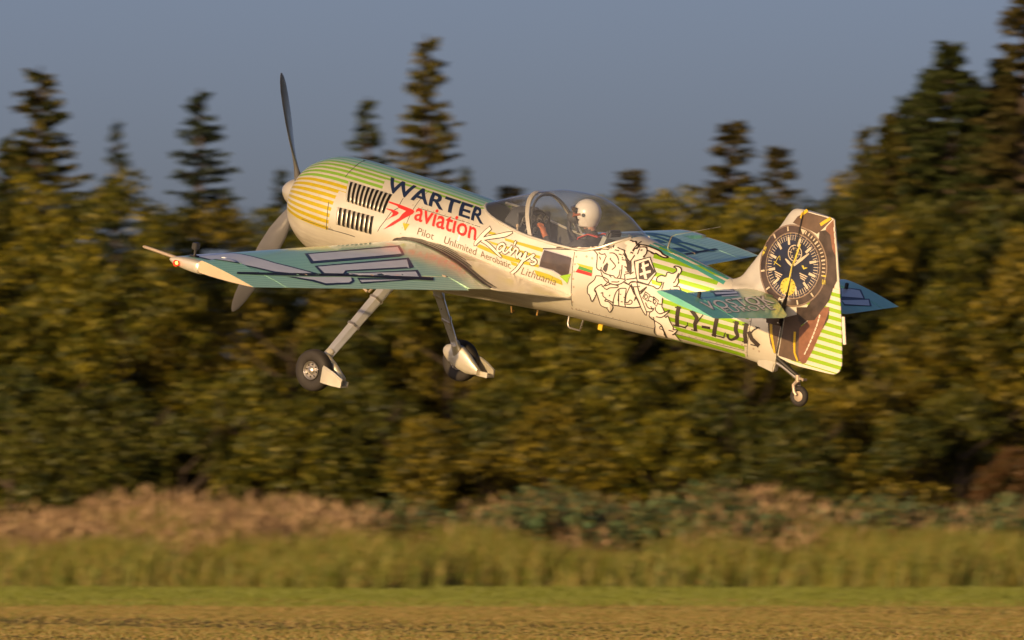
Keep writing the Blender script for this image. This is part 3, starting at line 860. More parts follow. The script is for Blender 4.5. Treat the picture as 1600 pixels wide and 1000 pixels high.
# ---- nose: front ring, cooling shutters, spinner, blades
mb = MB()
mb.lathe([(.318, .29), (.34, .27), (.42, .265), (.42, .02)], (0, 0, -.02), 'x', 40)
P(mb.build('cowl_inlet', M['dark_metal'], None, 50))
for k in range(18):
    a = 2 * math.pi * k / 18
    mb = MB()
    r0, r1 = .13, .268
    c, s_ = math.cos(a), math.sin(a); tx = Vector((0, -s_, c)); rad = Vector((0, c, s_))
    o0 = Vector((.36, 0, -.02))
    q = [o0 + rad * r0 - tx * .02 + Vector((0, 0, 0)), o0 + rad * r1 - tx * .042, o0 + rad * r1 + tx * .042 + Vector((.02, 0, 0)), o0 + rad * r0 + tx * .02 + Vector((.02, 0, 0))]
    mb.add(q + [p + Vector((.004, 0, 0)) for p in q], [(0, 1, 2, 3), (7, 6, 5, 4), (0, 4, 5, 1), (1, 5, 6, 2), (2, 6, 7, 3), (3, 7, 4, 0)])
    o = mb.build('cooling_shutter', M['steel'], cowling, 30)
mb = MB()
prof = [(0.0, .002), (.006, .022), (.02, .045), (.05, .078), (.09, .108), (.14, .135), (.19, .152), (.24, .162), (.29, .166), (.335, .166), (.335, .02)]
mb.lathe(prof, (0, 0, 0), 'x', 40)
spinner = P(mb.build('spinner', M['silver'], None, 50))
HUB = Vector((.215, 0, 0))
def blade_rings(ang, R=1.36):
    rad = Vector((0, math.sin(ang), math.cos(ang))); tan = Vector((0, math.cos(ang), -math.sin(ang))); ax = Vector((1, 0, 0))
    rows = []
    for r, ch, th, tw in ((.12, .075, .075, 60), (.20, .085, .070, 55), (.30, .135, .045, 48), (.45, .190, .032, 40), (.65, .215, .024, 32), (.85, .210, .018, 26), (1.05, .185, .014, 22), (1.2, .150, .010, 19), (1.29, .105, .007, 18), (1.34, .055, .005, 17), (R, .012, .003, 17)):
        t = math.radians(tw); cd = tan * math.cos(t) - ax * math.sin(t); nd = ax * math.cos(t) + tan * math.sin(t)
        ring = []
        for j in range(14):
            a = 2 * math.pi * j / 14
            ring.append(HUB + rad * r + cd * (ch / 2 * math.cos(a)) + nd * (th / 2 * math.sin(a) * (1 - .35 * math.cos(a))))
        rows.append(ring)
    return rows
a0 = math.radians(-27)
for k in range(3):
    mb = MB(); mb.loft(blade_rings(a0 + k * 2 * math.pi / 3), True, True)
    P(mb.build('propeller_blade', M['blade'], None, 50))

# ---- wings
ZW = -.10
def le(y): return 1.835 + .032 * (abs(y) / 3.9)
def te(y): return 3.66 - .195 * abs(y)
def tk(y): return .165 - .05 * abs(y) / 3.9          # thickness / chord
def yt(u, t): return 5 * t * (.2969 * math.sqrt(max(u, 0)) - .126 * u - .3516 * u * u + .2843 * u ** 3 - .1036 * u ** 4)
def zmid(y): return ZW
def hinge_x(y): return te(y) - .31
HORN_Y = 3.50
def horn_x(y): return 2.235
def section(y, s, x0=None, x1=None, n=22, front_round=False):
    """closed airfoil ring at span y between chord stations x0 and x1"""
    L, T = le(y), te(y); c = T - L; t = tk(y)
    u0 = 0 if x0 is None else (x0 - L) / c; u1 = 1 if x1 is None else (x1 - L) / c
    us = [u0 + (u1 - u0) * (1 - math.cos(math.pi * i / n)) / 2 if x0 is None else u0 + (u1 - u0) * i / n for i in range(n + 1)]
    if x0 is None and u1 < 1: us = [u1 * (1 - math.cos(math.pi / 2 * i / n)) for i in range(n + 1)]
    up = [Vector((L + u * c, s * y, zmid(y) + yt(u, t) * c)) for u in us]
    dn = [Vector((L + u * c, s * y, zmid(y) - yt(u, t) * c)) for u in us]
    if front_round and x0 is not None:
        h = yt(u0, t) * c
        nose = [Vector((L + u0 * c - h * .8 * math.sin(a), s * y, zmid(y) + h * math.cos(a))) for a in np.linspace(0, math.pi, 9)][1:-1]
        return up + dn[::-1] + nose[::-1]
    return up + dn[::-1]
def rot_about(p, hinge0, hinge1, ang):
    ax = (hinge1 - hinge0).normalized()
    return Matrix.Rotation(ang, 3, ax) @ (p - hinge0) + hinge0
wing_geo = {}
wings = {}
AIL = {-1: math.radians(-3.0), 1: math.radians(3.0)}
for s in (-1, 1):
    mb = MB()
    YA, YB, YC, YD = .30, 1.29, HORN_Y, 3.83
    mb.loft([section(y, s) for y in np.linspace(YA, YB, 14)], True, True)
    mb.loft([section(y, s, None, hinge_x(y)) for y in np.linspace(YB, YC, 16)], True, True)
    mb.loft([section(y, s, None, horn_x(y)) for y in np.linspace(YC, YD, 5)], True, True)
    mt = M['wing'] if s < 0 else M['wing_r_lifted']
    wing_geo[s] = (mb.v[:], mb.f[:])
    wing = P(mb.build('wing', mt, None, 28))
    wings[s] = wing
    # rounded tip cap
    mb = MB(); rows = []
    for k, (dy, sh) in enumerate(((0, 1.0), (.03, 1.0), (.055, .96), (.075, .86), (.085, .6), (.088, .25))):
        ring = section(YD, s, None, horn_x(YD))
        cx = sum(p.x for p in ring) / len(ring)
        rows.append([Vector((cx + (p.x - cx) * (1 - (1 - sh) * .25) - .0, s * (YD + .003 + dy), ZW + (p.z - ZW) * sh)) for p in ring])
    mb.loft(rows, True, True)
    tip = mb.build('wing_tip', M['silver'], wing, 50)
    # boom ahead of the tip
    if s < 0:
      mb = MB()
      mb.tube([(1.92, s * 3.84, ZW + .012), (1.60, s * 3.845, ZW + .022), (1.50, s * 3.845, ZW + .022), (1.485, s * 3.845, ZW + .022)], [.017, .015, .014, .008], 10)
      mb.build('tip_boom', M['tan_metal'], wing, 40)
    # position lamp
    mb = MB(); mb.lathe([(0, .001), (.006, .02), (.02, .034), (.04, .040), (.05, .040)], (1.985, s * (YD + .125), ZW - .01), 'y', 16) if s > 0 else mb.lathe([(0, .001), (-.006, .014), (-.02, .024), (-.04, .029), (-.05, .030)][::-1], (1.985, -(YD + .075), ZW - .01), 'y', 16)
    if s < 0:
        mb.build('position_lamp', M['red_light'], wing, 60)
        mb = MB(); mb.lathe([(-.002, .001), (0, .014), (.02, .016)], (1.995, -(YD + .128), ZW - .005), 'y', 12); mb.build('lamp_core', M['red_core'], wing, 60)
    # aileron
    mb = MB()
    mb.loft([section(y, s, hinge_x(y) + .018, None, 10, True) for y in np.linspace(YB + .012, HORN_Y - .0, 14)], True, True)
    mb.loft([section(y, s, (horn_x(y) if y > HORN_Y + .01 else horn_x(y)) + .018, None, 12, True) for y in np.linspace(HORN_Y + .012, YD + .07, 5)], True, True)
    h0 = Vector((hinge_x(YB) + .02, s * YB, ZW)); h1 = Vector((hinge_x(3.5) + .02, s * 3.5, ZW))
    A = AIL[s]
    mb.v = [tuple(rot_about(Vector(p), h0, h1, A if s < 0 else -A)) for p in mb.v]
    wing_geo[(s, 'a')] = (mb.v[:], mb.f[:])
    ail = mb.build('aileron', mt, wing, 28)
    # outer end plate of the aileron shows bare
    mb = MB(); ring = section(YD + .074, s, horn_x(3.8) + .018, None, 12, True)
    ring = [rot_about(p, h0, h1, A if s < 0 else -A) for p in ring]
    mb.add(ring, [list(range(len(ring)))])
    mb.build('aileron_end', M['bare_end'], wing, 0)
    # step face and hinge brackets
    for yb in (1.32, 2.2, 3.0):
        mb = MB()
        mb.box((hinge_x(yb) + .006, s * yb, ZW + yt((hinge_x(yb) - le(yb)) / (te(yb) - le(yb)), tk(yb)) * (te(yb) - le(yb)) - .006), (.05, .022, .024), None, .003)
        mb.build('hinge_bracket', M['tan_metal'], wing, 30)
    mb = MB()
    y0 = HORN_Y + .004
    x0_, x1_ = horn_x(y0), hinge_x(y0)
    q = []
    for x in np.linspace(x0_, x1_, 6):
        u = (x - le(y0)) / (te(y0) - le(y0)); h = yt(u, tk(y0)) * (te(y0) - le(y0))
        q.append(((x, s * y0, ZW + h - .001), (x, s * y0, ZW - h + .001)))
    for i in range(5): mb.add([q[i][0], q[i + 1][0], q[i + 1][1], q[i][1]], [(0, 1, 2, 3)])
    mb.build('horn_gap_face', M['bare_end'], wing, 0)
# action camera on the left wing tip
mb = MB()
mb.box((2.02, -3.74, .055), (.05, .075, .065), (0, 0, .15), .006)
camera_box = mb.build('wing_camera', M['black'], wings[-1], 40)
mb = MB(); mb.tube([(2.03, -3.75, -.05), (2.03, -3.75, .03)], .014, 8); mb.box((2.03, -3.755, -.035), (.075, .06, .014), None, .004)
mb.build('camera_mount', M['black'], wings[-1], 40)

# ---- wing root fairings
fair_geo = {}
f_edge = pchip([0, .08, .25, .5, .80, .86, 1.0], [.545, .58, .66, .81, 1.03, .87, .425])
def fair_edge(x): return f_edge((x - 1.72) / (3.90 - 1.72))
for s in (-1, 1):
    rows = []
    for x in np.linspace(1.72, 3.90, 46):
        u = (x - 1.72) / (3.90 - 1.72)
        yo = fair_edge(x)
        ztop = pchip([0, .08, .2, .45, .7, .9, 1.0], [-.09, .0, .035, .015, -.03, -.06, -.078])(u)
        if x < te(yo):
            uu = max(0, (x - le(yo)) / (te(yo) - le(yo))); zo = ZW + yt(uu, tk(yo)) * (te(yo) - le(yo)) + .004
            zl = ZW - yt(uu, tk(yo)) * (te(yo) - le(yo))
        else: zo = ZW + .006 ; zl = ZW - .006
        if x < le(yo) + .01: zo, zl = ZW + .004, ZW - .004
        # body half width at that height
        h = body_bvh.ray_cast(Vector((x, -3, ztop + .0)), Vector((0, 1, 0)))
        yi = (-h[0].y if h[0] else .4) - .006
        yo = max(yo, yi + .004)
        pr = []
        for k in range(13):
            a = math.pi / 2 * k / 12
            pr.append((x, s * (yo - (yo - yi) * (1 - math.cos(a)) ** 1.0), zo + (max(ztop, zo + .001) - zo) * (math.sin(a) if False else (1 - math.cos(a)) ** 1.2 * .55 + .45 * math.sin(a) ** 3)))
        pr += [(x, s * (yi - .05), min(zl, zo - .01)), (x, s * (yo - .002), min(zl, zo - .01))]
        rows.append(pr)
    mb = MB(); mb.loft(rows, True, True)
    fair_geo[s] = (mb.v[:], mb.f[:])
    P(mb.build('wing_fairing', M['silver'], None, 50))

# ---- tail: fin, rudder, stabilisers, elevators
def thick_plate(name, poly, tfun, mat, parent=None, inset=.02, axis='y', n_edge=1):
    """solid from an outline in X,Z; half thickness from tfun(x,z); edges thin out"""
    bm = bmesh.new()
    vs = [bm.verts.new((x, 0, z)) for x, z in poly]
    fc = bm.faces.new(vs)
    bmesh.ops.triangulate(bm, faces=[fc])
    for xx in np.arange(5.4, 7.0, .06):
        bmesh.ops.bisect_plane(bm, geom=bm.verts[:] + bm.edges[:] + bm.faces[:], plane_co=(xx, 0, 0), plane_no=(1, 0, 0))
    for zz in np.arange(-.3, 1.4, .08):
        bmesh.ops.bisect_plane(bm, geom=bm.verts[:] + bm.edges[:] + bm.faces[:], plane_co=(0, 0, zz), plane_no=(0, 0, 1))
    bnd = set(v for e in bm.edges if e.is_boundary for v in e.verts)
    bm.verts.index_update()
    V = []; Fc = []; mp = {}; mn = {}
    for v in bm.verts:
        t = tfun(v.co.x, v.co.z)
        if v in bnd: t *= 1.0
        mp[v.index] = len(V); V.append((v.co.x, -t, v.co.z)); mn[v.index] = len(V); V.append((v.co.x, t, v.co.z))
    for fa in bm.faces:
        ids = [v.index for v in fa.verts]
        Fc.append([mp[i] for i in ids]); Fc.append([mn[i] for i in ids[::-1]])
    for e in bm.edges:
        if e.is_boundary:
            a, b = e.verts[0].index, e.verts[1].index
            Fc.append([mp[a], mp[b], mn[b], mn[a]])
    bm.free()
    return V, Fc
fin_le = pchip([.20, .38, .425, .455, .50, .60, .795, .972, 1.124, 1.215, 1.258, 1.28, 1.291], [5.20, 5.26, 5.34, 5.44, 5.53, 5.60, 5.716, 5.82, 5.907, 5.955, 5.99, 6.03, 6.09])
mb = MB(); rows = []
for z in [.20, .30, .36, .40, .425, .44, .455, .475, .50, .53, .56, .60, .65, .70, .76, .82, .88, .94, 1.0, 1.06, 1.12, 1.17, 1.215, 1.24, 1.258, 1.27, 1.28, 1.287, 1.291]:
    L = fin_le(z); xs = [L + (6.134 - L) * (k / 14) ** 1.6 for k in range(15)]
    def ht(x): return (.0025 + min(.046, .062 * math.sqrt(max(0, x - L) / .5))) * (1 - .12 * max(0, z - .5)) + (.045 * math.exp(-max(0, z - .42) / .055) * min(1, (x - L) / .25) if x > L else 0)
    rows.append([(x, -ht(x), z) for x in xs] + [(x, ht(x), z) for x in xs[::-1]])
mb.loft(rows, True, True)
fin_geo = (mb.v[:], mb.f[:])
fin = P(mb.build('fin', M['silver'], None, 40))
rud_poly = [(6.146, 1.291), (6.30, 1.292), (6.455, 1.291), (6.478, 1.28), (6.584, .961), (6.68, .65), (6.769, .344), (6.84, .05), (6.853, -.015), (6.85, -.055), (6.838, -.085), (6.815, -.11), (6.78, -.126), (6.70, -.133), (6.40, -.146), (6.28, -.14), (6.18, -.122), (6.138, -.105)]
def rud_te(z): return 6.478 + (1.28 - z) * .295
def rud_t(x, z):
    w = rud_te(z) - 6.14
    return .006 + .040 * max(0, min(1, (rud_te(z) - x) / w)) ** .9 * (1 - .12 * max(0, z - .5))
v, f = thick_plate('rudder', rud_poly, rud_t, None)
rud_geo = (v, f)
rudder = P(mesh_obj('rudder', v, f, M['rudder'], None, 40, True))
mb = MB(); mb.box((6.805, -.002, .30), (.035, .012, .26), (0, math.radians(-16), 0), .003)
mb.build('trim_tab', M['cream'], rudder, 30)
ZS = .405
def s_le(y): return 5.655 - .02 * (1.45 - abs(y))
def s_hx(y): return 5.985 + .01 * (1.45 - abs(y))
def s_te(y): return 6.36 + .10 * (1.45 - abs(y))
def stab_sec(y, s, x0, x1, t, round_front):
    c = s_te(y) - s_le(y)
    us = np.linspace((x0 - s_le(y)) / c, (x1 - s_le(y)) / c, 12)
    if not round_front: us = [us[0] + (us[-1] - us[0]) * (1 - math.cos(math.pi / 2 * i / 11)) for i in range(12)]
    up = [Vector((s_le(y) + u * c, s * y, ZS + yt(u, t) * c)) for u in us]
    dn = [Vector((s_le(y) + u * c, s * y, ZS - yt(u, t) * c)) for u in us]
    if round_front:
        h = yt(us[0], t) * c
        return up + dn[::-1] + [Vector((x0 - h * .8 * math.sin(a), s * y, ZS + h * math.cos(a))) for a in np.linspace(0, math.pi, 7)][1:-1][::-1]
    return up + dn[::-1]
ELEV = math.radians(7)
elev_geo = {}; stab_geo = {}; stabs = {}
for s in (-1, 1):
    mb = MB()
    mb.loft([stab_sec(y, s, s_le(y), s_hx(y), .085, False) for y in np.linspace(.02, 1.16, 10)], True, True)
    stab_geo[s] = (mb.v[:], mb.f[:])
    em = M['elevator'] if s < 0 else M['elevator_r_lifted']
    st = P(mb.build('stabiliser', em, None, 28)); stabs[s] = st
    mb = MB()
    ys = np.linspace(.16, 1.16, 10)
    mb.loft([stab_sec(y, s, s_hx(y) + .014, s_te(y) - (.0 if y > .42 else (.42 - y) * 1.5), .085, True) for y in ys], True, True)
    mb.loft([stab_sec(y, s, s_le(y) + .004, s_te(y), .085, False) for y in np.linspace(1.175, 1.45, 4)], True, True)
    h0 = Vector((s_hx(.2) + .02, s * .2, ZS)); h1 = Vector((s_hx(1.4) + .02, s * 1.4, ZS))
    mb.v = [tuple(rot_about(Vector(p), h0, h1, -ELEV * s * -1 if False else (ELEV if s > 0 else -ELEV))) for p in mb.v]
    elev_geo[s] = (mb.v[:], mb.f[:])
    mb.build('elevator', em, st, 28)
    mb = MB(); mb.box((5.93, s * 1.155, ZS + .055), (.03, .03, .075), None, .005); mb.box((5.95, s * 1.165, ZS + .02), (.06, .02, .03), None, .004)
    mb.build('balance_weight', M['dark_metal'], st, 30)

# ---- main gear
M['bright_metal'] = paint('bright_leg_metal', (.66, .67, .70), .32, .6, .2)
for s in (-1, 1):
    gear = bpy.data.objects.new('main_gear', None); COL.objects.link(gear); P(gear)
    top = Vector((1.74, s * .30, -.44)); bot = Vector((1.64, s * .985, -1.20))
    d = (bot - top).normalized(); nrm = Vector((0, s * .78, .63)); nrm = (nrm - d * nrm.dot(d)).normalized(); ch = d.cross(nrm).normalized()
    if ch.x < 0: ch = -ch
    mb = MB(); rows = []
    for k in range(7):
        u = k / 6; p = top.lerp(bot, u); w = .140 - .040 * u; t = .030 - .010 * u
        rows.append([p - ch * w * .50, p - ch * w * .40 + nrm * t, p + ch * w * .18 + nrm * t * 1.05, p + ch * w * .50 - nrm * t * .7, p + ch * w * .45 - nrm * t * 1.3, p - ch * w * .40 - nrm * t * .8])
    mb.loft(rows, True, True)
    mb.build('leg', M['bright_metal'], gear, 25)
    for u in (.28, .62):
        mb = MB()
        p = top.lerp(bot, u); w = .145 - .040 * u
        rr = [[p + d * e - ch * w * .54, p + d * e - ch * w * .42 + nrm * .038, p + d * e + ch * w * .18 + nrm * .04, p + d * e + ch * w * .55 - nrm * .022, p + d * e + ch * w * .48 - nrm * .042, p + d * e - ch * w * .42 - nrm * .03] for e in (-.012, .012)]
        mb.loft(rr, True, True)
        mb.build('clamp_band', M['steel'], gear, 25)
    mb = MB()
    p = top.lerp(bot, .27)
    mb.tube([p - ch * .30 + nrm * .05 + Vector((0, 0, .05)), p - ch * .10 + nrm * .05], .012, 8)
    mb.tube([p - ch * .30 + nrm * .05 + Vector((0, 0, .05)), p - ch * .32 + nrm * .05 + Vector((0, 0, .10))], .006, 6)
    mb.build('footstep', M['tan_metal'], gear, 30)
    mb = MB()
    pts = [top + ch * -.05 + nrm * .04, top.lerp(bot, .27) - ch * .08 + nrm * .055]
    mb.tube(pts, .011, 8)
    mb.build('brake_line', M['tan_metal'], gear, 30)
    wc = Vector((1.618, s * 1.13, -1.352))
    # tyre and rim
    mb = MB(); prof = []
    for k in range(25):
        a = 2 * math.pi * k / 24
        prof.append((.064 * math.copysign(abs(math.cos(a)) ** .75, math.cos(a)), .142 + .060 * math.copysign(abs(math.sin(a)) ** .85, math.sin(a))))
    mb.lathe(prof, wc, 'y', 44)
    tyre = mb.build('tyre', M['rubber'], gear, 60)
    mb = MB(); 
    for sd in (1, -1):
        mb.lathe([(sd * .052, .090), (sd * .056, .086), (sd * .050, .076), (sd * .036, .070), (sd * .036, .046), (sd * .050, .040), (sd * .060, .024), (sd * .062, .001)], wc, 'y', 28)
    rim = mb.build('rim', M['brass'] if False else M['steel'], gear, 40)
    mb = MB()
    for k in range(8):
        a = 2 * math.pi * k / 8
        mb.lathe([(s * .035, .0085), (s * .044, .0085), (s * .045, .001)], wc + Vector((.06 * math.cos(a), 0, .06 * math.sin(a))), 'y', 8)
    tag(mb.build('rim_bolts', M['dark_metal'], gear, 40), kind='stuff')
    # fairing round the axle, inboard of the tyre
    mb = MB(); rows = []
    yo = s * 1.035
    for x, zc_, hh, ww in ((1.47, -1.275, .028, .02), (1.50, -1.275, .060, .034), (1.58, -1.285, .100, .042), (1.68, -1.30, .115, .044), (1.78, -1.34, .095, .040), (1.85, -1.365, .066, .034), (1.92, -1.385, .030, .028)):
        ring = []
        for a in np.linspace(0, 2 * math.pi, 16, endpoint=False):
            c, s2 = math.cos(a), math.sin(a)
            ring.append(Vector((x, yo + ww * math.copysign(abs(c) ** .6, c), zc_ + hh * math.copysign(abs(s2) ** .6, s2))))
        rows.append(ring)
    mb.loft(rows, True, True)
    fr = mb.build('wheel_fairing', M['silver'], gear, 35)
    # mud tray behind the tyre: high outer plate, floor, low inner edge
    mb = MB(); rows = []
    for x, zt_, zb_, yi_, yo_ in ((1.765, -1.265, -1.43, 1.06, 1.20), (1.81, -1.272, -1.43, 1.06, 1.206), (1.90, -1.300, -1.43, 1.06, 1.20), (2.005, -1.345, -1.425, 1.07, 1.185)):
        rows.append([Vector((x, s * yo_, zb_)), Vector((x, s * yo_, zt_ - .02)), Vector((x, s * (yo_ - .012), zt_)), Vector((x, s * (yo_ - .03), zt_ - .004)), Vector((x, s * (yo_ - .018), zt_ - .03)), Vector((x, s * (yo_ - .018), zb_ + .016)), Vector((x, s * (yi_ + .012), zb_ + .016)), Vector((x, s * (yi_ + .012), zb_ + .05)), Vector((x, s * yi_, zb_ + .05)), Vector((x, s * yi_, zb_))])
    mb.loft(rows, True, True)
    mb.build('mud_tray', M['silver'], gear, 30)
    # ankle fitting
    mb = MB(); mb.tube([bot - d * .05, bot + d * .05, Vector((1.62, s * 1.04, -1.30)), wc], [.045, .05, .045, .03], 12)
    mb.build('axle_fitting', M['silver'], gear, 40)

# ---- tail wheel
tw = bpy.data.objects.new('tail_wheel_assembly', None); COL.objects.link(tw); P(tw)
mb = MB(); mb.tube([(6.02, .0, -.16), (6.20, 0, -.205), (6.37, 0, -.265)], [.020, .018, .018], 10)
mb.build('strut', M['steel'], tw, 40)
mb = MB(); mb.tube([(6.03, .0, -.12), (6.15, 0, -.15), (6.30, 0, -.215), (6.38, 0, -.245)], [.024, .026, .020, .018], 10)
mb.build('spring', M['dark_metal'], tw, 40)
mb = MB(); mb.tube([(6.375, 0, -.235), (6.39, 0, -.30)], .024, 10); mb.tube([(6.33, 0, -.262), (6.45, 0, -.262)], .012, 8); mb.box((6.46, .0, -.262), (.02, .07, .02), None, .004)
mb.build('pivot', M['tan_metal'], tw, 40)
for s in (-1, 1):
    mb = MB(); mb.tube([(6.385, s * .015, -.30), (6.375, s * .040, -.33), (6.40, s * .044, -.39), (6.43, s * .044, -.415)], [.018, .017, .014, .014], 8)
    mb.build('fork', M['tan_metal'], tw, 40)
mb = MB(); prof = []
for k in range(17):
    a = 2 * math.pi * k / 16
    prof.append((.028 * math.cos(a), .070 + .028 * math.sin(a)))
mb.lathe(prof, (6.435, 0, -.425), 'y', 28); mb.build('tyre', M['rubber'], tw, 60)
mb = MB(); mb.lathe([(-.022, .001), (-.022, .03), (-.016, .055), (.016, .055), (.022, .03), (.022, .001)], (6.435, 0, -.425), 'y', 20); mb.build('rim', M['tan_metal'], tw, 40)

# ---- small fittings
mb = MB(); mb.tube([(3.665, -.03, -.33), (3.665, -.03, -.42), (3.68, -.03, -.447), (3.70, -.03, -.455), (3.82, -.03, -.452), (3.84, -.03, -.33)], .010, 8)
P(mb.build('boarding_step', M['steel'], None, 50))
mb = MB(); mb.box((4.04, -.02, -.345), (.05, .006, .09), None, .001)
P(mb.build('belly_fin', M['yellow'], None, 30))
mb = MB(); mb.tube([(3.06, -.15, -.40), (3.08, -.15, -.46), (3.10, -.15, -.43)], .010, 6)
P(mb.build('fuel_drain', M['brass'], None, 30))
mb = MB(); mb.tube([(3.34, -.10, -.37), (3.34, -.10, -.42)], .009, 6)
P(mb.build('breather_pipe', M['brass'], None, 30))
mb = MB(); mb.tube([(4.64, 0, .55), (4.66, 0, .67), (4.70, 0, .70), (5.20, 0, .90)], [.010, .006, .004, .002], 6)
P(mb.build('whip_aerial', M['steel'], None, 30))
mb = MB(); mb.box((6.02, 0, -.215), (.20, .085, .10), (0, .12, 0), .012)
P(mb.build('tail_fairing', M['silver'], None, 30))
